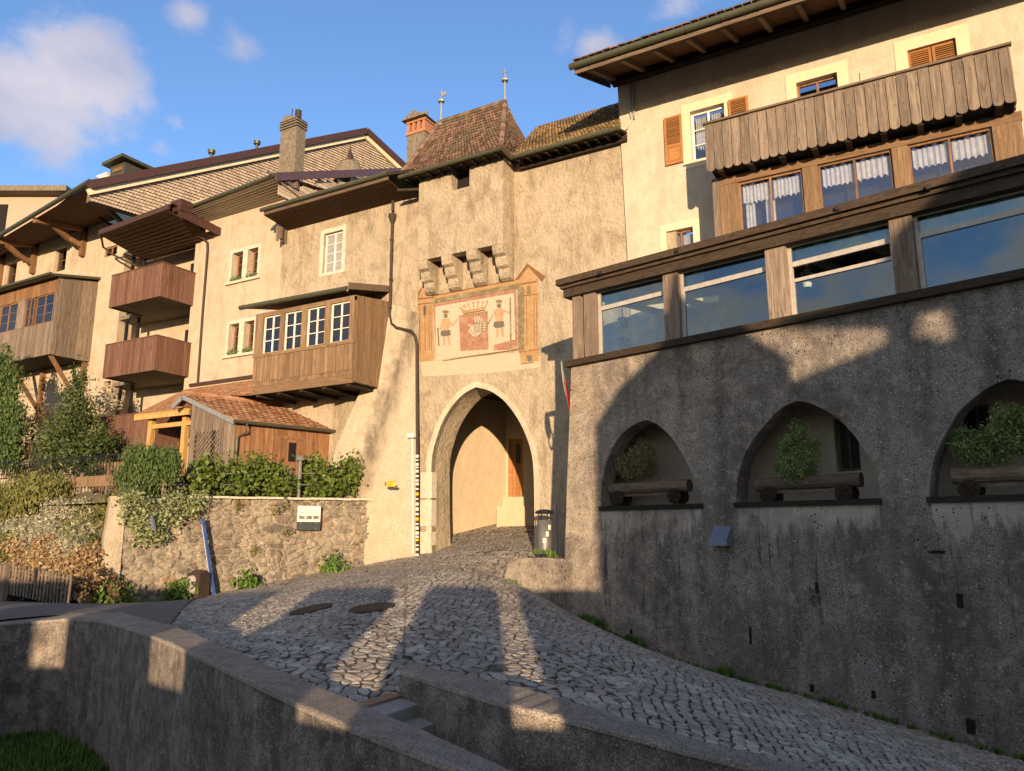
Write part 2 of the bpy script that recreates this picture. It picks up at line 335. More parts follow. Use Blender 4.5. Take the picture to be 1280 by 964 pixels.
# old roughcast of the terrace wall; local x = along wall, z = height
def terrace_mat():
    t = NT('terrace_roughcast'); v = t.coord(); tc = t.node('ShaderNodeTexCoord'); sp = t.node('ShaderNodeSeparateXYZ'); t.link(tc.outputs['Object'], sp.inputs[0])
    X, Z = sp.outputs[0], sp.outputs[2]
    big = t.noise(v, .5, 6, .62); mid = t.noise(v, 2.6, 7, .68); st = t.noise(t.coord((1, 1, .16)), 2.4, 6, .62, .3); fine = t.noise(v, 34, 6, .75)
    pale = (.52, .42, .31); grey = (.325, .29, .25); dk = (.075, .066, .057)
    # older dark weathering towards the right end and the foot
    g = t.math('ADD', t.math('MULTIPLY', X, .085), t.math('MULTIPLY', t.math('SUBTRACT', mid, .5), 1.3)); g = t.math('ADD', g, t.math('MULTIPLY', t.math('SUBTRACT', big, .5), 1.2))
    cc = t.mix(t.ramp(g, [(.0, 0.), (.28, .85), (.6, 1.)]), pale, grey)
    cc = t.mix(t.math('MULTIPLY', t.ramp(st, [(.48, 0.), (.68, .7)]), t.ramp(X, [(.0, .5), (1., 1.)])), cc, dk)
    # lime runs below the three ledges
    z2 = t.math('SUBTRACT', .50, Z); wv = t.noise(t.coord((1, 1, .04)), 2.6, 6, .68)
    run = t.math('MULTIPLY', t.math('GREATER_THAN', z2, 0.), t.math('LESS_THAN', z2, t.math('MULTIPLY', t.math('SUBTRACT', wv, .30), 2.6)))
    soft = t.ramp(t.math('DIVIDE', z2, t.math('MAXIMUM', t.math('MULTIPLY', t.math('SUBTRACT', wv, .30), 2.6), .02)), [(.1, .95), (.75, .8), (1., 0.)])
    inu = None
    for a, b in ARCHU:
        q = t.math('MULTIPLY', t.math('GREATER_THAN', X, a), t.math('LESS_THAN', X, b)); inu = q if inu is None else t.math('ADD', inu, q, True)
    run = t.math('MULTIPLY', t.math('MULTIPLY', run, soft), inu)
    lime = run
    drip = t.noise(t.coord((1, 1, .07)), 6.5, 4, .7)
    cc = t.mix(t.math('MULTIPLY', t.math('MULTIPLY', t.ramp(drip, [(.58, 0.), (.66, .85)]), inu), t.ramp(Z, [(.0, 1.), (1., 0.)])), cc, (.10, .085, .07))
    rd = t.noise(v, 1.1, 5, .6); cc = t.mix(t.ramp(rd, [(.5, 0.), (.7, .3)]), cc, (.24, .15, .12))
    vor = t.node('ShaderNodeTexVoronoi', feature='F1'); vor.inputs['Scale'].default_value = 19; t.link(v, vor.inputs['Vector'])
    spk = t.math('MULTIPLY', t.ramp(vor.outputs['Distance'], [(.15, 1.), (.27, 0.)]), t.ramp(t.noise(v, 5, 5), [(.44, 0.), (.56, 1.)]))
    cc = t.mix(spk, cc, (.72, .66, .58))
    cc = t.mix(t.ramp(fine, [(.38, .85), (.52, 0.)]), cc, (.05, .042, .036))
    cc = t.mix(t.ramp(t.noise(v, 14, 5, .7), [(.56, 0.), (.70, .55)]), cc, (.42, .37, .31))
    cc = t.mix(t.ramp(t.noise(v, 9, 6, .75), [(.34, .7), (.47, 0.)]), cc, (.06, .052, .045))
    pit = t.node('ShaderNodeTexVoronoi', feature='F1'); pit.inputs['Scale'].default_value = 11; t.link(v, pit.inputs['Vector'])
    pm = t.math('MULTIPLY', t.ramp(pit.outputs['Distance'], [(.1, 1.), (.2, 0.)]), t.ramp(t.noise(v, 1.7, 4), [(.54, 0.), (.60, 1.)]))
    cc = t.mix(t.math('MULTIPLY', lime, t.ramp(mid, [(.3, 1.), (.62, .7)])), cc, (.60, .52, .43)); blk = t.math('MULTIPLY', t.math('MULTIPLY', t.ramp(drip, [(.57, 0.), (.64, .9)]), inu), t.math('LESS_THAN', Z, .5)); cc = t.mix(t.math('MULTIPLY', blk, t.ramp(t.math('ADD', Z, 1.), [(0., 0.), (.6, .9), (1., .6)])), cc, (.06, .05, .042))
    cc = t.mix(t.ramp(t.noise(v, .9, 8, .72, .8), [(.44, 0.), (.62, .6)]), cc, (.11, .088, .068)); cc = t.mix(t.ramp(t.noise(v, 4.2, 7, .75), [(.38, .6), (.47, 0.)]), cc, (.44, .37, .29))
    cc = t.mix(pm, cc, (.02, .018, .015))
    h = t.math('ADD', t.math('MULTIPLY', mid, 1.3), fine); h = t.math('ADD', h, t.math('MULTIPLY', spk, .3)); h = t.math('SUBTRACT', h, t.math('MULTIPLY', pm, 1.))
    return t.fin(cc, .95, t.bump(h, .9, .045), 0, .12)
def concrete_mat(name, base, dk, speck=.8):
    t = NT(name); v = t.coord(); st = t.noise(t.coord((1, 1, .3)), 3.2, 8, .72, .8); mid = t.noise(v, 1.6, 8, .7); fine = t.noise(v, 70, 5, .75)
    cc = t.mix(t.ramp(mid, [(.35, 0.), (.65, 1.)]), base, tuple(x*.7 for x in base)); cc = t.mix(t.ramp(st, [(.42, 0.), (.66, .85)]), cc, dk)
    vor = t.node('ShaderNodeTexVoronoi', feature='F1'); vor.inputs['Scale'].default_value = 42; t.link(v, vor.inputs['Vector'])
    spk = t.math('MULTIPLY', t.ramp(vor.outputs['Distance'], [(.17, 1.), (.34, 0.)]), t.ramp(t.noise(v, 6, 6, .7), [(.46, 0.), (.56, speck)]))
    cc = t.mix(t.ramp(t.noise(v, 3.1, 8, .75, .6), [(.42, 0.), (.58, .75)]), cc, tuple(x*.8 for x in dk))
    cc = t.mix(t.ramp(t.noise(v, 9, 6, .7), [(.36, .5), (.46, 0.)]), cc, (.40, .34, .27)); cc = t.mix(spk, cc, (.55, .48, .39)); cc = t.mix(t.ramp(fine, [(.38, .85), (.52, 0.)]), cc, (.04, .033, .026))
    return t.fin(cc, .92, t.bump(t.math('ADD', fine, t.math('MULTIPLY', spk, .4)), .8, .012), 0, .2)
M_parface = concrete_mat('parapet_concrete', (.40, .335, .27), (.10, .083, .067))
M_partop = concrete_mat('parapet_top', (.46, .385, .31), (.29, .24, .19), 1.)
def attrmat(name, stops, joint, bumps=(.6, .015), wet=.9, jr=((.0, 1.), (.5, 0.))):
    t = NT(name); r = t.attr('stone'); j = t.attr('joint'); v = t.coord(); f = t.noise(v, 45, 5, .7); mid = t.noise(v, 5, 5)
    cc = t.ramp(r, stops); cc = t.mix(t.ramp(mid, [(.35, .35), (.65, 0.)]), cc, tuple(x*.6 for x in stops[0][1])); cc = t.mix(t.ramp(f, [(.35, .5), (.55, 0.)]), cc, tuple(x*.45 for x in stops[0][1]))
    cc = t.mix(t.ramp(j, [(p, c) for p, c in jr]), cc, joint)
    big = t.noise(v, 1.3, 8, .72, .5); cc = t.mix(t.ramp(big, [(.46, 0.), (.64, .5)]), cc, tuple(x*.55 for x in stops[0][1])); cc = t.mix(t.ramp(t.noise(v, 2.3, 7, .7), [(.34, .45), (.46, 0.)]), cc, tuple(min(.7, x*1.25) for x in stops[-2][1]))
    return t.fin(cc, wet, t.bump(f, *bumps), 0, .25)
M_cobble = attrmat('cobblestones', [(0., (.30, .26, .205)), (.4, (.42, .365, .295)), (.75, (.52, .45, .365)), (.93, (.62, .55, .45)), (1., (.50, .36, .27))], (.05, .042, .028), jr=((.09, 1.), (.22, 0.)))
M_rubble = attrmat('rubble_stone', [(0., (.17, .145, .115)), (.12, (.34, .28, .21)), (.4, (.46, .385, .28)), (.7, (.53, .45, .33)), (.85, (.27, .235, .195)), (.93, (.40, .26, .17)), (1., (.62, .55, .43))], (.44, .37, .27), (1., .05), jr=((.04, .95), (.22, 0.)))
M_asphalt = plain('asphalt', (.13, .12, .11), .9, var=.25, bump=.6)
M_earth = plain('earth', (.10, .08, .045), .95, var=.4, bump=.6)

# ------------------------------------------------------------------ ground heights
FT = Fr((-6.69, 14.4), (8.01, -2.11)); TA = np.array([-6.69, 14.4, 0]); TB = TA+np.array([8.01, -2.11, 0])
SA = onY(460, 705, 17.2); SB = onY(150, 762, 11.5)
FS = Fr(SB[:2], (SA-SB)[:2])
C = [onY(540, 690, 18), onY(667, 690, 18), onY(563, 670, 20.5), onY(632, 652, 23), onY(480, 697, 17.6)]
C += [online(*p, SA, SB) for p in ((460, 705), (384, 718), (250, 745), (160, 762))]
C += [online(*p, TA, TB) for p in ((668, 748), (703, 768), (777, 798), (836, 824), (940, 854), (1007, 870), (1078, 891), (1221, 934), (1280, 948))]
C += [atd(632, 721, 15), atd(503, 745, 12), atd(470, 880, 6.9), atd(450, 850, 7.1), atd(310, 798, 9.6), atd(110, 764, 13.5), atd(20, 752, 16), atd(700, 868, 6.9), atd(1000, 962, 6.6),
      atd(299, 778, 12), atd(370, 734.5, 15.7), atd(321, 789.5, 10.4), atd(388, 743, 13.6), atd(-60, 752, 18), np.array([6, 11., -3.9]), np.array([2., 6.5, -2.7])]
C = np.array(C)
def tps(C, lam=.06):
    P = C[:, :2]; n = len(P); D = np.linalg.norm(P[:, None]-P[None], axis=2); K = D*D*np.log(D+1e-9)+lam*np.eye(n)*5
    M = np.block([[K, np.c_[np.ones(n), P]], [np.r_[np.ones((1, n)), P.T], np.zeros((3, 3))]])
    return P, np.linalg.solve(M, np.r_[C[:, 2], np.zeros(3)])
GP, GW = tps(C)
def Garr(x, y):
    o = GW[-3]+GW[-2]*x+GW[-1]*y
    for i in range(len(GP)):
        d2 = (GP[i, 0]-x)**2+(GP[i, 1]-y)**2; o = o+GW[i]*.5*d2*np.log(d2+1e-12)
    return o
def G(x, y): return float(Garr(np.array([float(x)]), np.array([float(y)]))[0])
def hash2(i, j, k):
    h = (i*374761393+j*668265263+k*2147483647) & 0xffffffff; h = ((h ^ (h >> 13))*1274126177) & 0xffffffff; return ((h ^ (h >> 16)) & 0xffff)/65535.
def voro(x, y, sx, sy, jit=.8, seed=0):
    """distance to cell border (0..~.5) and cell id"""
    X = x/sx; Y = y/sy; i0 = np.floor(X).astype(np.int64); j0 = np.floor(Y).astype(np.int64)
    b1 = np.full(X.shape, 9.); b2 = np.full(X.shape, 9.); c = np.zeros(X.shape); tx = np.zeros(X.shape)
    for di in (-1, 0, 1):
        for dj in (-1, 0, 1):
            i = i0+di; j = j0+dj; px = i+.5+(hash2(i, j, seed)-.5)*jit+(j % 2)*.0; py = j+.5+(hash2(i, j, seed+5)-.5)*jit; d = np.hypot(X-px, Y-py); idc = hash2(i, j, seed+9)
            n1 = d < b1; b2 = np.where(n1, b1, np.minimum(b2, d)); c = np.where(n1, idc, c); tx = np.where(n1, (X-px)*(hash2(i, j, seed+11)-.5)+(Y-py)*(hash2(i, j, seed+13)-.5), tx); b1 = np.minimum(b1, d)
    voro.tilt = tx
    return b2-b1, c
def vnoise(x, y, s):
    X = x/s; Y = y/s; i = np.floor(X).astype(np.int64); j = np.floor(Y).astype(np.int64); u = X-i; v = Y-j; u = u*u*(3-2*u); v = v*v*(3-2*v)
    return (hash2(i, j, 3)*(1-u)+hash2(i+1, j, 3)*u)*(1-v)+(hash2(i, j+1, 3)*(1-u)+hash2(i+1, j+1, 3)*u)*v
def gridmesh(name, V, nr, nc, keep, attrs, mat, smooth=True):
    idx = np.arange(nr*nc).reshape(nr, nc); q = np.stack([idx[:-1, :-1], idx[:-1, 1:], idx[1:, 1:], idx[1:, :-1]], -1).reshape(-1, 4)
    if keep is not None: q = q[keep.reshape(-1)]
    used = np.unique(q); rm = np.full(nr*nc, -1); rm[used] = np.arange(len(used)); q = rm[q]; V = V.reshape(-1, 3)[used]
    me = bpy.data.meshes.new(name); me.vertices.add(len(V)); me.vertices.foreach_set('co', V.astype(np.float32).ravel())
    me.loops.add(q.size); me.loops.foreach_set('vertex_index', q.ravel().astype(np.int32)); me.polygons.add(len(q))
    me.polygons.foreach_set('loop_start', np.arange(0, q.size, 4, dtype=np.int32)); me.polygons.foreach_set('loop_total', np.full(len(q), 4, dtype=np.int32))
    me.polygons.foreach_set('use_smooth', np.full(len(q), smooth)); me.update(calc_edges=True)
    for k, a in attrs.items():
        at = me.attributes.new(k, 'FLOAT', 'POINT'); at.data.foreach_set('value', a.reshape(-1)[used].astype(np.float32))
    me.materials.append(mat); me.validate(); o = bpy.data.objects.new(name, me); col.objects.link(o); return o
# parapet lines: (px, py, z) near and far edges
near = [(-160, 812, -1.55), (-60, 788, -1.45), (0, 780, -1.4), (35, 777, -1.4), (75, 773.5, -1.38), (130, 776, -1.3), (192, 795, -1.2), (231, 812, -1.2), (300, 845, -1.24), (379, 883, -1.28), (460, 918, -1.33), (551, 954, -1.38), (640, 984, -1.45), (760, 1030, -1.55)]
far = [(-190, 800, -1.55), (-60, 781, -1.45), (0, 775, -1.4), (35, 771.5, -1.4), (75, 767.5, -1.38), (150, 765, -1.3), (218, 782.5, -1.2), (254, 797.5, -1.2), (350, 838, -1.24), (444, 877, -1.3), (500, 901, -1.33), (560, 928, -1.38), (638, 963, -1.45), (800, 1035, -1.6)]
inear = [(500, 838, -1.2), (560, 858, -1.2), (640, 882, -1.22), (740, 906, -1.3), (850, 936, -1.42), (960, 963, -1.55), (1100, 1000, -1.75), (1300, 1050, -2.0)]
ifar = [(512, 829, -1.2), (575, 843, -1.2), (645, 858, -1.22), (745, 886, -1.3), (860, 921, -1.42), (965, 948, -1.55), (1110, 985, -1.75), (1320, 1035, -2.0)]
nearP = [onZ(*p) for p in near]; farP = [onZ(*p) for p in far]; inP = [onZ(*p) for p in inear]; ifP = [onZ(*p) for p in ifar]
midO = [(a+b)/2 for a, b in zip(nearP, farP)]; midI = [(a+b)/2 for a, b in zip(inP, ifP)]
SP = [online(*p, inP[0], inP[3]) for p in ((505, 871), (529, 874), (535.5, 891), (554, 896), (554, 914), (581, 919))]
zS0 = float(SP[0][2]); stepL = onZ(458, 884, zS0); stepR = onZ(502, 870, zS0)
bound = [m for m in midO if m[0] < stepL[0]-.1]+[stepL, stepR]+midI
baz = np.array([math.atan2(b@rv, b@hv) for b in bound]); br = np.array([np.hypot(b[0], b[1]) for b in bound]); o_ = np.argsort(baz); baz = baz[o_]; br = br[o_]
NA, NR = 1400, 560
az = np.linspace(rad(-52), rad(45), NA); R0 = np.interp(az, baz, br); tt = np.linspace(0, 1, NR)[:, None]
RR = 1/((1-tt)/R0[None, :]+tt/34.)
AZ = np.repeat(az[None, :], NR, 0); gx = RR*(np.sin(AZ)*rv[0]+np.cos(AZ)*hv[0]); gy = RR*(np.sin(AZ)*rv[1]+np.cos(AZ)*hv[1]); gz = Garr(gx, gy)
cl = onZ(182, 792, -1.25); cl2 = onZ(262, 742, -1.55)   # cobble / asphalt border
side = (cl2[0]-cl[0])*(gy-cl[1])-(cl2[1]-cl[1])*(gx-cl[0])
wx = gx+(vnoise(gx, gy, .6)-.5)*.16; wy = gy+(vnoise(gy+50, gx, .6)-.5)*.16
# courses turned across the street; longer stones far up, crazy slabs nearer the steps
near_w = np.clip(1.5-np.hypot(gx+5.2, gy-6.6)/2.6, 0, 1)
ca, sa = math.cos(rad(-20)), math.sin(rad(-20)); ux = wx*ca-wy*sa; uy = wx*sa+wy*ca
e1, c1 = voro(ux, uy, .115, .072, .45, 1); t1 = voro.tilt; e2, c2 = voro(ux, uy, .125, .115, .95, 2); tl = np.where(near_w > .5, voro.tilt, t1)
sel = (near_w > .5)
e = np.where(sel, e2*1.25, e1); cc_ = np.where(sel, c2, c1)
hgt = np.clip(e/.24, 0, 1)**.75*.024+cc_*.011+tl*.045+(vnoise(gx, gy, .05)-.5)*.006
zc = gz+hgt-.045
kq = (side[:-1, :-1] < 0)
street = gridmesh('street', np.stack([gx, gy, zc], -1), NR, NA, kq, {'stone': cc_, 'joint': e}, M_cobble)
tag(street, 'cobbled street climbing to the gate', kind='structure')
road = gridmesh('road', np.stack([gx, gy, gz+.002], -1), NR, NA, ~kq, {'stone': cc_}, M_asphalt); tag(road, 'grey asphalt road at the left', kind='structure')
m = MB(); m.add([(-900, -900, -3.9), (900, -900, -3.9), (900, 1500, -3.9), (-900, 1500, -3.9)], [(0, 1, 2, 3)])
tag(m.build('ground', M_earth), kind='structure', label='open ground around the town')
# lower ground in front of the parapet
lx = np.linspace(-26, 9, 90); ly = np.linspace(-30, 9.5, 90); LX, LY = np.meshgrid(lx, ly); LZ = np.full(LX.shape, -3.15)+(vnoise(LX, LY, 2.)-.5)*.1
LZ = LZ+np.clip(-LY-.5, 0, 30)*.0
dmask = np.zeros(LX.shape, bool)
for i in range(len(midO)-1):
    pass
laz = np.arctan2(LX*rv[0]+LY*rv[1], LX*hv[0]+LY*hv[1]); oaz = np.array([math.atan2(b@rv, b@hv) for b in midO]); orr = np.array([np.hypot(b[0], b[1]) for b in midO])
lim = np.interp(laz, oaz, orr); inside = (np.hypot(LX, LY) < lim) | (LY < 2) | (laz > oaz[-1])
kk = inside[:-1, :-1]
lawn = gridmesh('lawn', np.stack([LX, LY, LZ], -1), 90, 90, kk, {}, M_earth); tag(lawn, 'lower lawn at the foot of the parapet', kind='structure')
# parapets
def parapet(name, N, Fp, zb, label):
    t = thing(name, label, 'parapet', (N[0][0], N[0][1], zb))
    m = MB(); mt = MB(); k = len(N)
    Nv = [Vector(p) for p in N]; Fv = [Vector(p) for p in Fp]
    # resample
    def res(L, n=90):
        d = [0]
        for a, b in zip(L, L[1:]): d.append(d[-1]+(b-a).length)
        out = []
        for i in range(n):
            s = d[-1]*i/(n-1); j = max(0, min(len(L)-2, next((q for q in range(len(d)-1) if d[q+1] >= s), len(L)-2))); f = (s-d[j])/(d[j+1]-d[j]); out.append(L[j].lerp(L[j+1], f))
        for _ in range(6): out = [out[0]]+[(out[i-1]+out[i]*2+out[i+1])/4 for i in range(1, n-1)]+[out[-1]]
        return out
    A = res(Nv); B = res(Fv); n = len(A); vs = []; 
    for a, b in zip(A, B):
        j = R.uniform(-.012, .012); vs += [Vector((a.x, a.y, zb)), Vector((a.x, a.y, a.z-.03+j)), Vector((b.x, b.y, b.z-.03+j)), Vector((b.x, b.y, zb+.0))]
    fs = []
    for i in range(n-1):
        for q in range(3):
            fs.append((i*4+q, (i+1)*4+q, (i+1)*4+q+1, i*4+q+1))
    fs += [(0, 1, 2, 3), ((n-1)*4+3, (n-1)*4+2, (n-1)*4+1, (n-1)*4)]
    m.add(vs, fs); m.build('wall', M_parface, t)
    vs = []
    for a, b in zip(A, B):
        d = (b-a).normalized()*.012; q = .012; j = R.uniform(-.008, .008)
        vs += [a-d+Vector((0, 0, -.033)), a-d*.6+Vector((0, 0, -.006+j)), a+d*1.2+Vector((0, 0, j+.004)), b-d*1.2+Vector((0, 0, j+.004)), b+d*.6+Vector((0, 0, -.006)), b+d+Vector((0, 0, -.033))]
    fs = [(i*6+q, (i+1)*6+q, (i+1)*6+q+1, i*6+q+1) for i in range(n-1) for q in range(5)]+[tuple(range(6)), tuple((n-1)*6+q for q in range(5, -1, -1))]
    mt.add(vs, fs); mt.build('coping', M_partop, t); return t
parapet('parapet', nearP, farP, -3.5, 'long curving concrete parapet across the foreground, grass at its foot')
parapet('parapet', inP, ifP, -3.5, 'shorter straight concrete parapet on the far side of the steps')
# steps between the parapets
t = thing('stone_steps', 'three pale stone steps going down between the two parapets', 'steps', stepL)
dirs = (Vector(inP[3])-Vector(inP[0])); dirs.z = 0; dirs.normalize()
a0 = Vector(onZ(456, 884, zS0)); b0 = Vector(onZ(504, 869.5, zS0)); acr = (b0-a0); acr.z = 0; acr.normalize()
a0 = a0-acr*.3; b0 = b0+acr*.12
m = MB(); m.bar(a0+Vector((0, 0, -.06))-dirs*.06, b0+Vector((0, 0, -.06))-dirs*.06, .14, .14); m.build('threshold', M_steprust, t)
tr = (Vector(SP[1])-Vector(SP[0])).length; dz = .5*(SP[0][2]-SP[4][2]); run = (Vector(SP[4])-Vector(SP[0])); run.z = 0; run = run.length/2
for i in range(7):
    z = -dz*i-.01; o = a0+dirs*(run*i); p = b0+dirs*(run*i); L = dirs*(run+.04); m = MB(); dn = Vector((0, 0, z-.5)); upv = Vector((0, 0, z))
    m.hexa([o+dn, o+L+dn, p+L+dn, p+dn, o+upv, o+L+upv, p+L+upv, p+upv]); m.build('step', M_terra, t)
# manhole covers
for k, (px, py, lab) in enumerate(((389, 761, 'rusty round manhole cover left of the other on the cobbles'), (465, 759, 'rusty round manhole cover partly in the sunlit strip'))):
    p = None; q = ray(px, py); q = q/(q@hv); D = 5
    while D < 30 and (q*D)[2] > G(*(q*D)[:2]): D += .02
    p = q*D; dx = (G(p[0]+.3, p[1])-G(p[0]-.3, p[1]))/.6; dy = (G(p[0], p[1]+.3)-G(p[0], p[1]-.3))/.6
    m = MB(); nn = Vector((-dx, -dy, 1)).normalized(); m.lathe(Vector(p)+nn*-.008, [(0, .012), (.26, .012), (.27, .006), (.28, .012), (.33, .012), (.34, -.03)], 28, nn)
    o = tag(m.build('manhole_cover', M_iron, None), lab, 'manhole cover', 'manhole covers on the cobbles')
# ================================================================== GATE TOWER
F18 = YF(18.); FP = YF(17.35)
def pipe(m, pts, r=.05): m.tube(pts, r, 10)
def fpx(fr, lst): return [fr.uz(*p) for p in lst]
def smooth_arch(P, n=5):
    k = max(range(len(P)), key=lambda i: P[i][1])
    def half(Q):
        o = []
        for i in range(len(Q)-1):
            p0 = Q[max(i-1, 0)]; p1 = Q[i]; p2 = Q[i+1]; p3 = Q[min(i+2, len(Q)-1)]
            for j in range(n):
                t = j/n; o.append(tuple(.5*(2*p1[a]+(p2[a]-p0[a])*t+(2*p0[a]-5*p1[a]+4*p2[a]-p3[a])*t*t+(3*p1[a]-p0[a]-3*p2[a]+p3[a])*t**3) for a in (0, 1)))
        return o+[Q[-1]]
    return half(P[:k+1])[:-1]+half(P[k:])
zg = -1.2
tower = thing('gate_tower', 'tall plastered gate tower with pointed archway and red-brown tiled roof', 'gate tower', (-11, 18, -.6))
arch_px = [(540, 690), (539, 640), (539, 600), (540, 572), (545, 550), (553, 528), (565, 508), (579, 493), (595, 484), (613, 489), (630, 501), (645, 520), (656, 541), (664, 565), (667, 590), (668, 640), (668, 692)]
A_ = smooth_arch(fpx(F18, arch_px)); A_ = [(A_[0][0], zg-.5)]+A_+[(A_[-1][0], zg-.5)]
uL = F18.uz(523, 560)[0]; uR = F18.uz(800, 330)[0]
m = MB(); zt = 10.75
panel(m, F18, [(uL-2.1, zg-.6), (A_[0][0], zg-.6)]+A_+[(A_[-1][0], zg-.6), (uR+1, zg-.6), (uR+1, zt), (uL-2.1, zt)], (), .95); m.build('wall', M_tower, tower)
# archway moulding
M_arch = plaster('arch_plaster', (.55, .46, .34), (.30, .23, .15), .8, 28, .7)
m = MB(); inn = A_[1:-1]; cen = np.array([(A_[1][0]+A_[-2][0])/2, 1.6])
out = []
for (u, z) in inn:
    d = np.array([u, max(z, 1.6)])-cen; d = d/np.linalg.norm(d); out.append((u+d[0]*.17, z+d[1]*.17))
for i in range(len(inn)-1):
    a, b, c, d = inn[i], inn[i+1], out[i+1], out[i]
    vs = [F18.pt(*a, .005), F18.pt(*b, .005), F18.pt(*c, .02), F18.pt(*d, .02), F18.pt(*a, -.2), F18.pt(*b, -.2), F18.pt(*c, 0), F18.pt(*d, 0)]
    m.add(vs, [(0, 3, 2, 1), (0, 1, 5, 4), (2, 3, 7, 6)])
m.build('arch_moulding', M_arch, tower)
m = MB()
for zz in (-.75, .15, .95): box_f(m, F18, A_[0][0]-.42, A_[0][0]-.01, zz, zz+.75, -.2, .055)
m.build('jamb_stone', M_stone, tower)
# projecting block
bl = F18.uz(525, 300)[0]; blk_l = FP.uz(524, 230)[0]; blk_r = FP.uz(629, 208)[0]; bz0 = FP.uz(525, 326)[1]; bz1 = 10.9
wn = FP.R3((565, 212), (587, 206), (567, 238)); m = MB()
panel(m, FP, rect(blk_l, blk_r, bz0, bz1), [rect(wn[0], wn[1], wn[2], min(wn[3], bz1-.05))], .3)
box_f(m, FP, blk_l, blk_l+.3, bz0, bz1, -.64, -.3); box_f(m, FP, blk_r-.3, blk_r, bz0, bz1, -.64, -.3)
m.build('upper_wall', M_tower, tower)
m = MB(); box_f(m, FP, wn[0]-.2, wn[1]+.2, wn[2]-.2, wn[3]+.1, -.6, -.32); m.build('opening', M_dark, tower)
# corbels under the block, four
cpx = [(527, 344), (555, 332), (588, 320), (622, 308)]; cw = .36
cz0 = F18.uz(540, 362)[1]
us = [blk_l+cw/2, blk_l+cw/2+(blk_r-blk_l-cw)/3, blk_l+cw/2+(blk_r-blk_l-cw)*2/3, blk_r-cw/2]
for u in us:
    m = MB(); prof = [(0, bz0-.004), (.645, bz0-.004), (.645, bz0-.12), (.60, bz0-.26), (.47, bz0-.31), (.46, bz0-.42), (.40, bz0-.56), (.28, bz0-.61), (.27, bz0-.74), (.2, bz0-.86), (.06, bz0-.92), (0, bz0-.92)]
    vs = [F18.pt(u-cw/2, z, n) for n, z in prof]+[F18.pt(u+cw/2, z, n) for n, z in prof]; k = len(prof)
    m.add(vs, [tuple(range(k)), tuple(range(2*k-1, k-1, -1))]+[(i, (i+1) % k, (i+1) % k+k, i+k) for i in range(k)]); m.build('corbel', M_tower, tower)
m = MB()
for i in range(3): box_f(m, F18, us[i]+cw/2+.005, us[i+1]-cw/2-.005, bz0+.02, bz0+.1, .03, .3)
m.build('machicolation_lintel', M_wdark, tower)
# roofs
roof = thing('roof', None, None); roof.parent = tower; roof.location = -wl(tower)
FE = YF(16.85)
def PY(px, py, Y): return Vector(onY(px, py, Y))
EL_ = PY(500, 222, 16.95); ER_ = PY(626, 183, 16.95); ER_.z = EL_.z = (EL_.z+ER_.z)/2
RL_ = PY(548, 155, 18.9); RR_ = PY(631, 129, 18.9); RL_.z = RR_.z = (RL_.z+RR_.z)/2
m = MB(); tiles(m, EL_, ER_, RR_, RL_, 17, 30, lift=.045, th=.035, curve=.12, round_=True); m.build('tile_slope', M_tile, roof)
ES = PY(643, 193, 18.0); ES.z = ER_.z; ES.x = ER_.x+.02; EB = Vector((ER_.x, 20.8, ER_.z))
m = MB(); tiles(m, ER_, EB, RR_+Vector((0, .1, 0)), RR_, 17, 18, curve=.1, round_=True, lift=.045, th=.035); m.build('tile_slope', M_tile, roof)
m = MB(); tiles(m, Vector((EL_.x, 20.8, EL_.z)), EL_, RL_, RL_+Vector((0, .1, 0)), 22, 22, curve=.1); tiles(m, Vector((ER_.x, 20.8, ER_.z)), Vector((EL_.x, 20.8, EL_.z)), RL_, RR_, 10, 12); m.build('tile_slope', M_tile, roof)
m = MB()
for a, b, n in ((RL_, RR_, 12), (ER_, RR_, 16), (EL_, RL_, 14)):
    for i in range(n):
        p = a.lerp(b, i/n); q = a.lerp(b, (i+1.15)/n); nn = Vector((0, -.12, .06)) if a != RL_ else Vector((0, 0, 0.03)); c = .12*4*(i/n)*(1-i/n) if a != RL_ else 0
        m.tube([p+Vector((0, 0, .03-c)), q+Vector((0, 0, .05-c))], .085, 7)
m.build('ridge_tiles', M_tile, roof)
# lower roof to the right
LE0 = PY(641, 194, 17.45); LE1 = PY(776, 160, 17.45); LE0.z = LE1.z = (LE0.z+LE1.z)/2; LR0 = PY(650, 165, 19.6); LR1 = PY(776, 127, 19.6); LR0.z = LR1.z = (LR0.z+LR1.z)/2
LR0.x = LE0.x-.3
m = MB(); tiles(m, LE0-Vector((.05, 0, 0)), LE1, LR1, LR0, 13, 30, round_=True, lift=.045, th=.035); m.build('tile_slope', M_tile2, roof)
# soffit and gutters
m = MB(); 
quadslab(m, EL_+Vector((0, 0, -.05)), ER_+Vector((0, 0, -.05)), Vector((ER_.x, 18.2, ER_.z+.1)), Vector((EL_.x, 18.2, EL_.z+.1)), .05)
quadslab(m, LE0+Vector((0, 0, -.05)), LE1+Vector((0, 0, -.05)), Vector((LE1.x, 18.2, LE1.z+.15)), Vector((LE0.x, 18.2, LE0.z+.15)), .05)
for k in range(9):
    p = EL_.lerp(ER_, (k+.5)/9); m.bar(p+Vector((0, .03, -.12)), Vector((p.x, 17.6, p.z-.06)), .07, .07)
for k in range(11):
    p = LE0.lerp(LE1, (k+.5)/11); m.bar(p+Vector((0, .03, -.12)), Vector((p.x, 18.1, p.z-.05)), .07, .07)
m.bar(Vector((LE0.x, 18.0, LE0.z-.12)), Vector((LE1.x, 18.0, LE1.z-.12)), .3, .2)
m.build('eaves', M_wdark, tower)
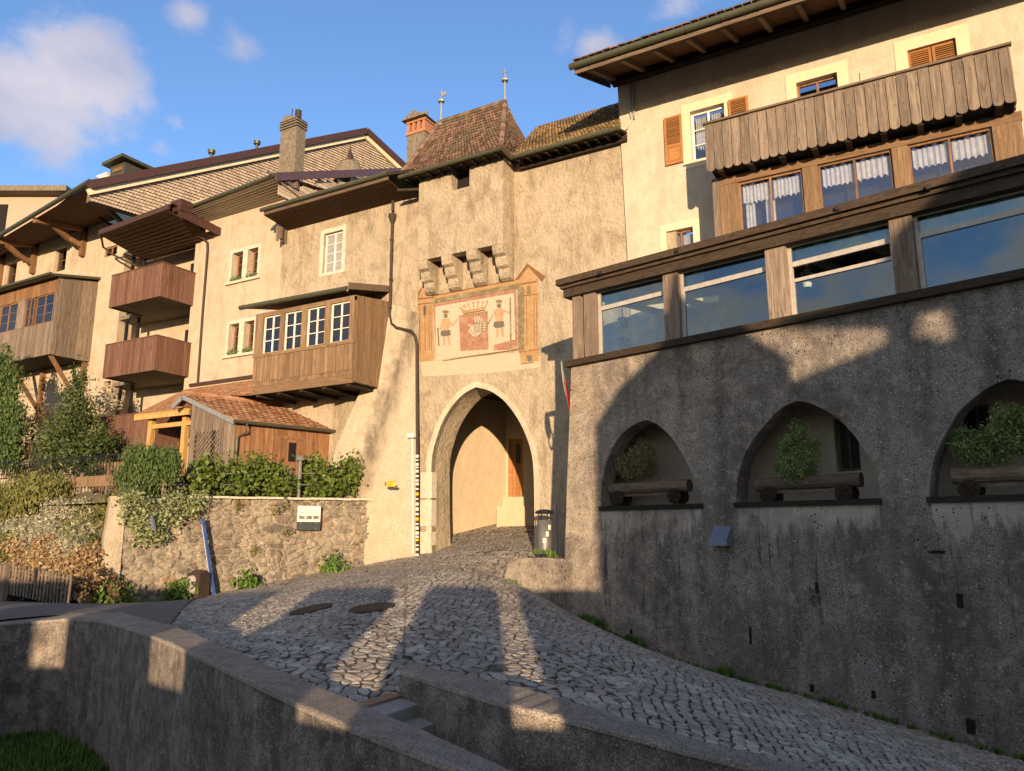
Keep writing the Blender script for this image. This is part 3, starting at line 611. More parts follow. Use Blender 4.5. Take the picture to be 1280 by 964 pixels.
m = MB(); g0 = Vector((0, -.06, -.06)); m.tube([EL_+g0, ER_+g0+Vector((.05, 0, 0)), Vector((ER_.x+.06, LE0.y-.05, LE0.z-.05)), LE0+g0+Vector((.1, 0, 0)), LE1+g0], .06, 8); m.build('gutter', M_gutter, tower)
for b, tpx, bpx, Y in ((RL_+Vector((.1, 0, 0)), (551, 112), (549, 157), 18.9), (RR_, (631, 85), (631, 130), 18.9)):
    T = PY(*tpx, Y); h = T.z-b.z; m = MB(); m.lathe(b, [(.10, -.1), (.055, .1), (.035, h*.25), (.03, h*.6), (.11, h*.62), (.12, h*.66), (.05, h*.7), (.02, h*.74), (.012, h*.99), (0, h)], 10)
    if tpx[0] < 600: m.box((b.x-.02, b.y-.01, b.z+h*.78), (b.x+.2, b.y+.01, b.z+h*.9))
    m.box((b.x-.1, b.y-.012, b.z+h*.86), (b.x+.1, b.y+.012, b.z+h*.875)); m.build('finial', M_zinc, tower)
# painted mural in a painted architectural frame; coordinates are 1/7.11 px of the photo, laid out on the wall plane
def faded(name, c):
    t = NT(name); v = t.coord(); cc = t.mix(t.ramp(t.noise(v, 4, 7, .7), [(.45, 0.), (.68, .5)]), c, (.40, .32, .22)); cc = t.mix(t.ramp(t.noise(v, 16, 6, .7), [(.32, .6), (.46, 0.)]), cc, tuple(x*.45 for x in c)); return t.fin(cc, .92, t.bump(t.noise(v, 30, 4), .5, .01), 0, .1)
def Z(x, y): return F18.uz(520+x*.140625, 340+y*.140625)
mats = [faded('mural_white', (.41, .365, .275)), faded('mural_red', (.29, .135, .085)), faded('mural_ochre', (.33, .195, .085)), faded('mural_olive', (.17, .13, .07)), faded('mural_skin', (.38, .235, .13)), plain('mural_shadow', (.15, .09, .05), .9), plain('mural_grey', (.12, .105, .08), .9), faded('mural_pale', (.44, .36, .25)), plain('mural_edge', (.17, .085, .035), .9)]
m = MB(); layer = [.012]
def shp(mi, pts, lay=None):
    m.cm = mi; n = lay if lay is not None else layer[0]
    uz = [Z(*p) for p in pts]; ar = sum(uz[i][0]*uz[(i+1) % len(uz)][1]-uz[(i+1) % len(uz)][0]*uz[i][1] for i in range(len(uz)))
    if ar < 0: uz = uz[::-1]
    panel(m, F18, uz, (), .01, n); 
def dot(mi, x, y, rx, ry, lay): shp(mi, [(x+rx*math.cos(t), y+ry*math.sin(t)) for t in [k*math.pi/6 for k in range(12)]], lay)
def line(mi, a, b, w, lay):
    dx, dy = b[0]-a[0], b[1]-a[1]; L = math.hypot(dx, dy) or 1; nx, ny = -dy/L*w/2, dx/L*w/2; shp(mi, [(a[0]+nx, a[1]+ny), (b[0]+nx, b[1]+ny), (b[0]-nx, b[1]-ny), (a[0]-nx, a[1]-ny)], lay)
shp(2, [(15, 250), (150, 235), (160, 790), (40, 800)], .012); shp(7, [(35, 800), (1085, 700), (1110, 850), (620, 905), (60, 930)], .008)
shp(8, [(8, 200), (62, 122), (170, 215), (150, 240), (20, 250)], .010); shp(2, [(20, 235), (62, 140), (150, 225)], .014)
shp(2, [(900, 80), (1000, -60), (1085, 60), (1090, 690), (915, 710)], .012); shp(8, [(890, 60), (990, -75), (1150, 40), (1120, 92), (1085, 45), (1000, -45), (915, 70)], .016)
shp(3, [(905, 150), (940, 130), (965, 150), (965, 690), (912, 705)], .016)
for x in (35, 80, 118, 135): line(8, (x, 290), (x+4, 700), 4, .018)
for x in (1050, 1072, 985): line(8, (x, 230), (x+4, 660), 4, .018)
shp(3, [(985, 140), (1000, 120), (1018, 140), (1020, 200), (990, 205)], .018); shp(6, [(65, 310), (95, 300), (95, 380), (68, 390)], .018)
line(8, (940, 110), (1080, 85), 12, .02); line(8, (940, 215), (1085, 200), 6, .02); line(8, (15, 290), (150, 275), 8, .02)
shp(2, [(160, 215), (900, 72), (905, 105), (165, 240)], .014); shp(8, [(160, 208), (900, 64), (900, 74), (160, 218)], .016); shp(3, [(165, 240), (930, 100), (930, 145), (165, 282)], .018)
shp(1, [(158, 290), (890, 150), (905, 690), (180, 700)], .016); shp(0, [(176, 312), (872, 190), (885, 640), (720, 670), (180, 705)], .020)
shp(7, [(176, 640), (400, 600), (885, 570), (890, 690), (180, 790)], .023); shp(1, [(700, 650), (890, 600), (895, 690), (690, 700)], .0255)
shp(1, [(385, 392), (640, 352), (650, 690), (400, 705)], .027); line(3, (385, 394), (642, 353), 7, .029)
# shield bird
for k in range(11):
    a = -1.9+k*.26; line(7, (545+30*math.cos(a), 490+40*math.sin(a)), (553+74*math.cos(a), 480+88*math.sin(a)), 15, .030+.0004*k)
dot(7, 550, 510, 55, 48, .035); line(7, (470, 470), (505, 490), 12, .036); line(7, (505, 488), (480, 530), 12, .0365); line(7, (480, 530), (520, 572), 16, .037); line(7, (522, 575), (575, 545), 16, .0372); line(3, (540, 560), (520, 600), 5, .038); line(3, (575, 560), (560, 600), 5, .038)
for k in range(7): line(6, (515+k*14, 440+(k % 2)*14), (530+k*11, 545), 5, .0385)
for k in range(9):
    a = -1.75+k*.3; line(6, (548+40*math.cos(a), 488+46*math.sin(a)), (553+80*math.cos(a), 480+92*math.sin(a)), 4, .0392)
# crown
shp(2, [(425, 380), (400, 320), (440, 345), (620, 310), (640, 270), (615, 345)], .030); line(8, (430, 376), (615, 342), 8, .032)
for x, y in ((400, 322), (432, 302), (470, 292), (514, 276), (556, 268), (600, 272), (638, 266)): dot(2, x, y, 9, 10, .033); line(2, (x, y), (x*.82+95, y*.4+208), 6, .0315)
# two painted figures
def fig(x, y, s, stick):
    f = lambda a, b: (x+a*s, y+b*s)
    shp(4, [f(-32, 60), f(30, 55), f(38, 95), f(28, 160), f(-26, 162), f(-36, 100)], .028); dot(4, x, y+22*s, 20*s, 28*s, .0282); dot(6, x, y+34*s, 17*s, 18*s, .029); dot(3, x, y-4*s, 28*s, 14*s, .0295)
    shp(4, [f(-24, 195), f(-2, 195), f(-6, 290), f(-24, 300)], .0282); shp(4, [f(6, 195), f(30, 192), f(46, 285), f(26, 292)], .0284)
    shp(6, [f(-40, 165), f(38, 158), f(46, 200), f(20, 212), f(-30, 215), f(-46, 200)], .0305)
    if stick > 0: line(4, f(28, 72), f(90, 90), 15*s, .0286); line(4, f(-30, 75), f(-75, 150), 14*s, .0286); line(3, f(92, -35), f(98, 380), 12*s, .0310); line(3, f(-75, 150), f(-90, 185), 8, .031)
    else: line(4, f(28, 75), f(60, 120), 15*s, .0286); line(4, f(60, 120), f(105, 60), 12*s, .0287); line(4, f(-30, 80), f(-48, 160), 14*s, .0286); line(8, f(-70, 140), f(-60, 300), 10*s, .031)
fig(268, 360, 1.0, -1); fig(742, 268, 1.08, 1)
shp(2, [(920, 715), (1000, 690), (1090, 690), (1092, 790), (935, 820)], .014); line(8, (920, 715), (1092, 690), 6, .018); shp(6, [(985, 745), (1030, 740), (1032, 795), (1000, 800)], .018); line(8, (935, 820), (1050, 805), 6, .018); line(8, (240, 792), (915, 690), 5, .026)
m.cm = 0; m.build('mural', mats, tower)
# passage behind the arch
m = MB(); a = A_[1][0]; b = A_[-2][0]
W0 = onY(560, 670, 20.2); W1 = onY(632, 652, 23.0)
def vwall(m, p, q, z0, z1, th=.3):
    d = Vector((q[0]-p[0], q[1]-p[1], 0)).normalized(); n = Vector((-d.y, d.x, 0))*th; P, Q = Vector((p[0], p[1], z0)), Vector((q[0], q[1], z0)); up = Vector((0, 0, z1-z0))
    m.hexa([P, Q, Q+n, P+n, P+up, Q+up, Q+n+up, P+n+up])
vwall(m, (W0[0]-.6, W0[1]-.45), W1, -1.5, 5.2)
D0 = W1; D1 = onY(680, 640, 23.5)
dl = Fr(D0[:2], (D1-D0)[:2]); dr = dl.R3((635.5, 546), (654, 551), (637, 622)); L = float(np.hypot(*(D1-D0)[:2]))
panel(m, dl, rect(0, L+2.5, -1.5, 5.2), [rect(dr[0], dr[1], dr[2], dr[3])], .3)
vwall(m, (b+1.2, 26), (b+.02, 18.9), -1.5, 5.2, -.3 if False else .3)
m.build('passage_wall', M_pass, tower); m = MB(); m.box((a-3.5, 18.96, 4.55), (b+2.5, 27, 4.85)); m.box((b+.0, 18.97, 1.0), (b+.1, 26, 4.5)); m.build('passage_ceiling_shade', M_wdark, tower)  # ceiling darkened and right wall faced with a dark sheet to paint passage shade
m = MB(); box_f(m, dl, dr[0]-.15, dr[1]+.15, dr[2]-.1, dr[3]+.15, -.45, -.33); m.build('door_backing', M_dark, tower)
dm = MB(); planks(dm, dl, dr[0], dr[1], dr[2], dr[3], .13, -.14, -.1); dd = dm.build('passage_door', M_shut, tower)
m = MB(); box_f(m, dl, dr[0]+.25, dr[1]-.12, dr[2]+1.2, dr[3]-.2, -.11, -.085); m.build('door_pane', M_room, dd)
m = MB(); sp_ = dl.P(629, 640); st0 = dl.uz(629, 640)
box_f(m, dl, dl.uz(628, 645)[0]-.05, dr[1]+.6, -.4, dl.uz(640, 634)[1], .0, 1.0); box_f(m, dl, dr[0]-.15, dr[1]+.5, -.4, dr[2], .0, .5); m.build('door_steps', M_pass, tower)

# chimney behind the tower: brick head on plastered stack
t = thing('brick_chimney', 'small chimney with orange brick head behind the tiled tower roof', 'chimney', PY(530, 190, 21))
c0 = PY(517, 174, 21); c1 = PY(539, 168, 21); w = (c1-c0).length; zb = PY(528, 205, 21).z; zm = PY(528, 173, 21).z; ztp = PY(526, 158, 21).z
m = MB(); m.box((c0.x, 20.6, zb-1), (c0.x+w, 21.4, zm)); m.build('stack', M_chim, t)
m = MB(); m.box((c0.x-.04, 20.56, zm), (c0.x+w+.04, 21.44, zm+.12)); 
for k in range(4):
    xx = c0.x+k*(w-.12)/3; m.box((xx, 20.58, zm+.12), (xx+.12, 21.42, ztp-.05))
m.box((c0.x+.1, 20.75, zm+.1), (c0.x+w-.1, 21.25, ztp-.05)); m.box((c0.x-.04, 20.56, ztp-.05), (c0.x+w+.04, 21.44, ztp+.05)); m.build('brick_head', M_brick, t)
m = MB(); xm = c0.x+w/2; q = w/2+.14; m.add([(xm-q, 20.4, ztp+.04), (xm+q, 20.4, ztp+.04), (xm+q, 21.6, ztp+.04), (xm-q, 21.6, ztp+.04), (xm, 20.4, ztp+.34), (xm, 21.6, ztp+.34)], [(0, 3, 2, 1), (0, 1, 4), (2, 3, 5), (1, 2, 5, 4), (3, 0, 4, 5)])
m.tube([(xm-.25, 20.9, ztp+.1), (xm-.25, 20.9, ztp+.42)], .09, 8); m.tube([(xm+.15, 21, ztp+.3), (xm+.15, 21, ztp+.52)], .09, 8); m.build('chimney_cap', M_chim, t)

# ================================================================== RIGHT HOUSE
house = thing('corner_house', 'tall cream house with shutters and deep wooden eaves at the right', 'house', (-2, 18, -2))
FH = YF(17.93)
sL = [FH.uz(771, 96), FH.uz(776, 175), FH.uz(781, 260), FH.uz(792, 345)]
zH = 12.55; XR = 7.0
w1 = FH.R3((862, 139), (905, 130), (866, 201)); w1h = w1[3]-w1[2]
w2 = FH.R3((995, 104.5), (1046, 90), (996, 150)); w2 = (w2[0], w2[1], w2[3]-w1h, w2[3]); w3 = FH.R3((1134, 64), (1194, 47), (1135, 100)); w3 = (w3[0], w3[1], w3[3]-w1h, w3[3])
w4 = FH.R3((833, 291), (866, 282), (838, 322)); w4 = (w4[0], w4[1], w4[3]-1.0, w4[3])
m = MB(); panel(m, FH, [(sL[3][0], 1.0), (XR, 1.0), (XR, zH), (sL[0][0], zH), sL[1], sL[2]], [rect(*w) for w in (w1, w2, w3, w4)], .3); m.build('wall', M_house, house)
m = MB()   # surrounds
for w, q in ((w1, .22), (w2, .24), (w3, .26), (w4, .17)):
    panel(m, FH, rect(w[0]-q, w[1]+q, w[2]-.2, w[3]+q+.02), [rect(*w)], .02, .016)
m.build('painted_surround', M_surr, house)
def window(fr, w, parent, frame=M_wora, pane=M_glass, depth=.14, cols=2, rows=3, fw=.055, bar=.022, curtain=None, curt_h=.3, dark=True, nameit='window', drop=0):
    u0, u1, z0, z1 = w; f = fr.off(-depth); m = MB()
    panel(m, f, rect(u0, u1, z0, z1), [rect(u0+fw+(u1-u0-2*fw)/cols*c+(fw*.45 if c else 0), u0+fw+(u1-u0-2*fw)/cols*(c+1)-(fw*.45 if c < cols-1 else 0), z0+fw, z1-fw) for c in range(cols)], .06, 0)
    o = m.build(nameit, frame, parent)
    if rows > 1:
        m = MB()
        for c in range(cols):
            for r_ in range(1, rows):
                zz = z0+fw+(z1-z0-2*fw)*r_/rows; a = u0+fw+(u1-u0-2*fw)/cols*c; b = u0+fw+(u1-u0-2*fw)/cols*(c+1); box_f(m, f, a, b, zz-bar/2, zz+bar/2, -.045, -.012)
        m.build('glazing_bar', frame, o)
    m = MB(); box_f(m, f, u0+fw*.5, u1-fw*.5, z0+fw*.5, z1-fw*.5, -.035, -.030); m.build('pane', pane, o)
    if curtain:
        for c in range(cols):
            m = MB(); a = u0+fw+.03+(u1-u0-2*fw)/cols*c; b = u0+(u1-u0-2*fw)/cols*(c+1)-.01; n = 34; vs = []; fs = []; ph = R.uniform(0, 6); fq = R.uniform(30, 46); zk = R.uniform(4.3, 6)
            for i in range(n+1):
                s = i/n; uu = a+(b-a)*s; nn = -.10+.02*math.sin(s*fq+ph)+.006*math.sin(s*fq*2.3); zb = z1-fw-curt_h*(1-.12*abs(math.sin(s*math.pi*zk+ph)))-drop; zq = z1-fw-.04-drop
                vs += [f.pt(uu, zq, nn), f.pt(uu, max(zb, z0+.03), nn)]
                if i: fs.append((2*i-2, 2*i-1, 2*i+1, 2*i))
            m.add(vs, fs); m.build('curtain', curtain, o)
    m = MB(); box_f(m, f, u0-.05, u1+.05, z0-.05, z1+.05, -.5, -.45); m.build('dark_room', M_room, o)
    return o
M_wwhite = plain('white_window_frame', (.72, .68, .58), .6)
window(FH, w1, house, M_wwhite, curtain=M_curt, curt_h=1.0, rows=3); window(FH, w2, house, M_wora, rows=1); window(FH, w4, house, M_wora, curtain=M_curt, curt_h=.45, rows=1)
m = MB(); box_f(m, FH, w3[0]-.1, w3[1]+.1, w3[2]-.1, w3[3]+.1, -.5, -.4); m.build('dark_room', M_room, house)
def shutter(fr, u0, u1, z0, z1, par, n=.03):
    m = MB(); fw = .055; zm = z0+(z1-z0)*.38
    panel(m, fr, rect(u0, u1, z0, z1), [rect(u0+fw, u1-fw, zm+fw*.6, z1-fw), rect(u0+fw, u1-fw, z0+fw, zm-fw*.6)], .035, n+.035)
    k = int((z1-zm)/.055)
    for i in range(k):
        zz = zm+fw*.6+(z1-fw-zm-fw*.6)*(i+.5)/k; m.hexa([fr.pt(u0+fw, zz-.025, n+.032), fr.pt(u1-fw, zz-.025, n+.032), fr.pt(u1-fw, zz-.02, n+.038), fr.pt(u0+fw, zz-.02, n+.038), fr.pt(u0+fw, zz+.015, n+.005), fr.pt(u1-fw, zz+.015, n+.005), fr.pt(u1-fw, zz+.02, n+.01), fr.pt(u0+fw, zz+.02, n+.01)])
    box_f(m, fr, u0+fw, u1-fw, z0+fw, zm-fw*.6, n+.01, n+.02)
    box_f(m, fr, u0+fw*1.8, u1-fw*1.8, z0+fw*1.8, zm-fw*1.4, n+.02, n+.03)
    return m.build('shutter', M_shut, par)
s1 = FH.R3((830.5, 151), (852, 142), (834.5, 208)); shutter(FH, *s1, house); s2 = FH.R3((910.5, 126.5), (935, 121), (911, 160)); shutter(FH, s2[0], s2[1], s2[3]-(s1[3]-s1[2]), s2[3], house)
um = (w3[0]+w3[1])/2; shutter(FH, w3[0], um-.01, w3[2], w3[3]-.01, house, -.1); shutter(FH, um+.01, w3[1], w3[2], w3[3]-.01, house, -.1)
m = MB(); cp = [FH.P(787, 100, .04), FH.P(788, 138, .04), FH.P(789, 150, .05), FH.P(784, 161, .05), FH.P(777, 166, .05), FH.P(771, 167, .05)]; m.tube(cp, .022, 6); cp = [p+Vector((.09, 0, 0)) for p in cp[:3]]; m.tube(cp, .022, 6); m.build('conduit', M_zinc, house)
# eaves
YG = 15.85; ga = PY(713, 79, YG); gb = PY(1010, -2, YG); gz_ = (ga.z+gb.z)/2; gx0 = ga.x
slope = (zH-.12-gz_)/(17.93-YG)
m = MB(); A0 = Vector((gx0+.12, YG+.06, gz_+.02)); 
quadslab(m, A0, Vector((XR, YG+.06, gz_+.02)), Vector((XR, 23, gz_+.02+slope*(23-YG))), Vector((gx0+.12, 23, gz_+.02+slope*(23-YG))), .04); m.build('eave_boarding', M_soff, house)
k = 0; x = gx0+.5
m = MB()
while x < XR:
    m.bar((x, YG+.1, gz_-.08), (x, 18.0, gz_-.08+slope*(18-YG)), .11, .15); x += .83
m.build('rafter', M_wgreyh, house)
m = MB(); m.box((gx0+.1, YG+.02, gz_-.17), (XR, YG+.06, gz_+.0)); m.build('fascia_board', M_wgreyh, house)
m = MB(); 
for xx in (gx0+.14,): m.bar((xx, YG+.1, gz_-.06), (xx, 18.2, gz_-.06+slope*(18.2-YG)), .05, .2)
m.bar((gx0+.4, 17.75, gz_+slope*1.5-.03), (XR, 17.75, gz_+slope*1.5-.03), .2, .2); m.build('verge_board', M_wdark, house)
m = MB(); m.tube([(gx0, YG-.05, gz_+.02), (XR, YG-.05, gz_+.02)], .085, 12); m.build('gutter', M_gutter, house)
m = MB(); x = gx0+.55
while x < XR: m.lathe((x, YG-.05, gz_+.02), [(.09, -.015), (.097, -.01), (.097, .01), (.09, .015)], 12, (1, 0, 0)); m.bar((x, YG-.05, gz_+.1), (x, YG+.12, gz_+.14), .02, .02); x += .83
m.build('gutter_bracket', M_gutter, house)
m = MB(); tiles(m, (gx0+.1, YG-.1, gz_+.13), (XR, YG-.1, gz_+.13), (XR, 23, gz_+.17+slope*(23-YG)), (gx0+.1, 23, gz_+.17+slope*(23-YG)), 26, 70, round_=True, lift=.035, th=.03); m.build('roof_tiles', M_tile, house)
# balcony
YB = 16.45; FBl = YF(YB); b = FBl.uz(880, 152); c = FBl.uz(1262, 57); d = FBl.uz(887, 214); bu0, bu1, bz0_, bz1_ = b[0], c[0], d[1]-.02, (b[1]+c[1])/2
bal = thing('balcony', None, None); bal.parent = house; bal.location = -wl(house)
m = MB(); planks(m, FBl, bu0, bu1, bz0_, bz1_-.05, .205, -.03, .0, scallop=.085, jit=.014, gap=.012)
m.build('balustrade_boards', M_wgrey, bal)
m = MB(); box_f(m, FBl, bu0+.02, bu1-.02, bz0_+.12, bz1_-.08, -.07, -.04); m.build('groove_shade_backing', M_wdark, bal)  # dark sheet behind the boards, painting shade into their gaps
m = MB(); planks(m, Fr((bu1, YB), (0, 1)), .0, 1.45, bz0_, bz1_-.05, .235, -.03, 0, scallop=.09); m.build('balustrade_boards', M_wgrey, bal)
m = MB(); m.box((bu0-.03, YB-.06, bz1_-.05), (bu1+.03, YB+.06, bz1_)); m.build('handrail', M_wgreyh, bal)
m = MB(); m.box((bu0+.05, YB+.04, bz0_+.12), (bu1-.05, 17.9, bz0_+.2)); 
for k in range(9): x = bu0+.3+k*(bu1-bu0-.6)/8; m.box((x-.06, YB+.06, bz0_-.02), (x+.06, 17.9, bz0_+.12))
m.build('floor', M_wdark, bal)
m = MB()
p = FBl.P(1075, 103); m.tube([p+Vector((0, .1, -.1)), p+Vector((.0, .1, .28))], .008, 5); m.tube([p+Vector((0, .1, .05)), p+Vector((-.3, .05, -.08))], .008, 5); m.build('flower_hook', M_black, bal)
# glazed timber veranda under the balcony
YV = 16.95; FV = YF(YV); ver = thing('veranda', None, None); ver.parent = house; ver.location = -wl(house)
vz1 = bz0_+.02; vz0 = FV.uz(915, 296)[1]; posts = [(890, 921), (1001, 1020), (1112, 1132), (1237, 1274)]
pu = [(FV.uz(a, 215-.22*(a-890))[0], FV.uz(b_, 215-.22*(b_-890))[0]) for a, b_ in posts]
for a, b_ in pu:
    m = MB(); box_f(m, FV, a, b_, 4.0, vz1, -.18, 0)
    if b_-a > .3:
        for q in range(1, 3): box_f(m, FV, a+(b_-a)*q/3-.008, a+(b_-a)*q/3+.008, 4.0, vz1, -.02, .006)
    m.build('post', M_wbay, ver)
hz = FV.uz(917, 232)[1]
m = MB(); box_f(m, FV, pu[0][0]-.02, pu[-1][1]+.02, hz+.06, vz1, -.2, .012); m.build('header_beam', M_worah, ver)
m = MB(); box_f(m, FV, pu[0][0], pu[-1][1], 4.0, vz0, -.16, -.01); box_f(m, FV, pu[0][0], pu[-1][1], vz0-.06, vz0, -.01, .05); m.build('sill_panel', M_wgreyh, ver)
for i in range(3): window(FV, (pu[i][1], pu[i+1][0], vz0, hz+.06), ver, M_wora, M_glass, .06, 2, 1, .045, curtain=M_curt, curt_h=.5)
m = MB(); box_f(m, YF(18-.1), pu[0][0], pu[0][0]+.15, 4, vz1, 0, 1.0); m.build('side_wall', M_wgrey, ver)
m = MB(); a, b_ = pu[0][1]+.1, pu[1][0]
for q in (0, .45):
    vs = []; fs = []
    for i in range(13): s = i/12; uu = a+q+.22*s; vs += [FV.pt(uu, hz-.3, -.23+.02*math.sin(s*19)), FV.pt(uu, vz0+.05, -.23+.02*math.sin(s*19))]; fs += [(2*i-2, 2*i-1, 2*i+1, 2*i)] if i else []
    m.add(vs, fs)
m.build('long_curtain', M_curt, ver)

# ================================================================== TERRACE with arches
terr = thing('terrace_building', 'roughcast terrace wall with three pointed niches under a glazed timber gallery', 'building', (-6.7, 14.4, -1.7))
def ft(l): return [FT.uz(*p) for p in l]
ar1 = ft([(751, 632), (752, 605), (758, 578), (768, 555), (780, 540), (794, 530), (808, 525), (822, 531), (840, 548), (855, 572), (866, 595), (874, 612), (878, 630)])
ar2 = ft([(920, 630), (922, 600), (930, 570), (940, 552), (952, 536), (972, 514), (986, 505), (997, 501), (1012, 504), (1032, 513), (1048, 524), (1062, 538), (1076, 556), (1088, 575), (1096, 592), (1101, 626)])
l3 = ft([(1161, 625), (1166, 580), (1178, 550), (1197, 517), (1213, 501), (1230, 488), (1246, 479), (1260, 474)])
ar3 = l3+[(2*l3[-1][0]-u, z) for u, z in l3[-2::-1]]
zs = .50
def fixz(a): a = list(a); a[0] = (a[0][0], zs); a[-1] = (a[-1][0], zs); return a
arcs = [fixz(smooth_arch(q)) for q in (ar1, ar2, ar3)]; ARCHU = [(a[0][0]+.03, a[-1][0]-.03) for a in arcs]
M_terr = terrace_mat()
topz = 3.5; ub = -.02
left = [FT.uz(714, 456), FT.uz(712, 520), FT.uz(709, 600), FT.uz(706, 700)]
base = [FT.uz(*p) for p in ((704, 768), (777, 798), (836, 824), (940, 854), (1078, 891), (1280, 948))]
UR = 13.
out = [(left[0][0], topz), (left[1][0], left[1][1]), left[2], left[3], (left[3][0], -3.)]+[(UR, -5.5), (UR, topz)]
wallm = MB(); FT0 = Fr((0, 0), (1, 0))
panel(wallm, FT0, out, [a[::-1] for a in arcs], .42)
def putT(m, name, mat, par, smooth=False):
    o = m.build(name, mat, None, smooth); o.parent = par; o.rotation_euler = (0, 0, math.atan2(FT.U[1], FT.U[0])); o.location = Vector((FT.O[0], FT.O[1], 0))-wl(par); return o
putT(wallm, 'wall', M_terr, terr)
# plinth running out to the left, its top rounded
m = MB(); pl = ft([(631, 722), (636, 706), (650, 698), (680, 697), (706, 699)]); pts = pl+[(left[3][0]+.05, -3.0), (pl[0][0], -3.0)]
panel(m, FT0, pts[::-1], (), 1.1, .03); putT(m, 'plinth', M_terr, terr)
# putlog holes and drain slots
m = MB()
for px, py, w, h in ((1021, 735, .06, .16), (1200, 751, .09, .2), (938, 794, .05, .3), (1015, 860, .07, .12), (1092, 868, .07, .12), (1214, 908, .12, .2), (789, 792, .06, .15), (1172, 690, .2, .05)):
    u, z = FT.uz(px, py); panel(m, FT, [(u-w/2, z-h/2), (u+w/2*R.uniform(.7, 1), z-h/2), (u+w/2, z+h/2*R.uniform(.7, 1)), (u-w/2*R.uniform(.6, 1), z+h/2)], (), .02, .006)
m.build('drain_slot', M_dark, terr)
# niche interior corridor
M_ledge = wood('black_ledge_wood', (.012, .010, .008), (.035, .028, .02), True)
arcsmooth = 1
m = MB(); box_f(m, FT, .2, UR, zs-.4, zs-.03, -2.6, -.42); box_f(m, FT, -.0, UR, 2.75, 2.95, -2.6, -.42)
d2 = FT.off(-1.5); dw = [d2.R3((1042, 535), (1072, 535), (1042, 592)), d2.R3((1195, 540), (1215, 540), (1195, 590))]
dw = [(a, b_, zs+.55, 2.0) for a, b_, _, _ in dw]; dw[1] = (dw[1][0]+.1, dw[1][0]+.5, dw[1][2], dw[1][3])
panel(m, d2, rect(-.0, UR, zs-.1, 2.9), [rect(*w) for w in dw], .25); box_f(m, FT, -.02, .2, zs-.3, 2.9, -1.7, -.42)
for q in (1.75, 5.6): box_f(m, FT, arcs[0][-1][0]+.12 if q < 2 else arcs[1][-1][0]+.2, arcs[0][-1][0]+.4 if q < 2 else arcs[1][-1][0]+.5, zs-.1, 2.8, -1.5, -.42)
m.build('niche_wall', M_niche, terr)
for w in dw: window(d2, w, terr, M_wgrey, M_room, .12, 2, 1)
for a in arcs:
    m = MB(); box_f(m, FT, a[0][0]-.02, a[-1][0]+.02, zs-.09, zs, -.44, .05); m.build('ledge', M_ledge, terr)
# vent hood
v0 = FT.R3((893, 659), (914, 657), (894, 682)); m = MB(); u0, u1, z0, z1 = v0
m.add([FT.pt(u0, z1, .0), FT.pt(u1, z1, .0), FT.pt(u1, z0+.1, .2), FT.pt(u0, z0+.1, .2), FT.pt(u1, z0, .2), FT.pt(u0, z0, .2), FT.pt(u1, z0, 0), FT.pt(u0, z0, 0)], [(3, 2, 1, 0), (5, 4, 2, 3), (4, 6, 1, 2), (7, 5, 3, 0), (7, 6, 4, 5)]); m.build('vent_hood', M_slate, terr)
# gallery: sill beam, posts, windows, roof beam
zS = topz
m = MB(); box_f(m, FT, -.05, UR, zS-.03, zS+.10, -.3, .12); m.build('sill_beam', wood('sill_wood', (.03, .02, .013), (.08, .055, .035), True), terr)
pst = [((717, 370), (727, 368), .0), ((731, 366), (745, 363), 0), ((830, 345), (848, 342), 0), ((957.5, 314), (982.5, 309), 0), ((1112, 276), (1140, 269), 0), ((1330, 215), (1370, 206), 0)]
up = [(FT.uz(*a)[0], FT.uz(*b_)[0]) for a, b_, _ in pst]
ztop = lambda u: 5.05-.028*u
for i, (a, b_) in enumerate(up):
    m = MB(); n1 = .04+R.uniform(0, .02); m.hexa([FT.pt(a, zS+.1, n1), FT.pt(b_, zS+.1, n1), FT.pt(b_, zS+.1, -.2), FT.pt(a, zS+.1, -.2), FT.pt(a, ztop(a)+.1, n1), FT.pt(b_, ztop(b_)+.1, n1), FT.pt(b_, ztop(b_)+.1, -.2), FT.pt(a, ztop(a)+.1, -.2)]); m.build('post', M_wpost, terr)
m = MB(); a, b_ = FT.uz(709, 373), FT.uz(1280, 234); sl = (b_[1]-a[1])/(b_[0]-a[0]); bz = a[1]; e0 = a[0]
def beam(m, dz0, dz1, n0, n1, ex=0): m.hexa([FT.pt(e0-ex, bz+dz0, n1), FT.pt(UR, bz+dz0+sl*(UR-e0), n1), FT.pt(UR, bz+dz0+sl*(UR-e0), n0), FT.pt(e0-ex, bz+dz0, n0), FT.pt(e0-ex, bz+dz1, n1), FT.pt(UR, bz+dz1+sl*(UR-e0), n1), FT.pt(UR, bz+dz1+sl*(UR-e0), n0), FT.pt(e0-ex, bz+dz1, n0)])
beam(m, -.02, .17, -.25, .13); beam(m, .173, .24, -.25, .19, .05); beam(m, .243, .38, -.25, .27, .1); m.build('roof_beam', M_wgreyh if False else wood('dark_weathered_beam', (.035, .024, .016), (.115, .078, .05), True), terr)
m = MB(); quadslab(m, FT.pt(e0-.1, bz+.39, .2), FT.pt(UR, bz+.39+sl*(UR-e0), .2), FT.pt(UR, bz+.75+sl*(UR-e0), -6.5), FT.pt(e0-.1, bz+.6, -3.2), .04); m.build('roof', M_zinc, terr)
m = MB()
for px, py in ((752, 342), (848, 314), (1047, 262), (1160, 236)):
    p = FT.P(px, py, .2); m.box(p-Vector((.03, .12, .05)), p+Vector((.03, .05, .02))); m.bar(p+Vector((-.14, 0, .03)), p+Vector((.12, 0, .0)), .05, .05)
m.build('roof_spotlight', M_black, terr)
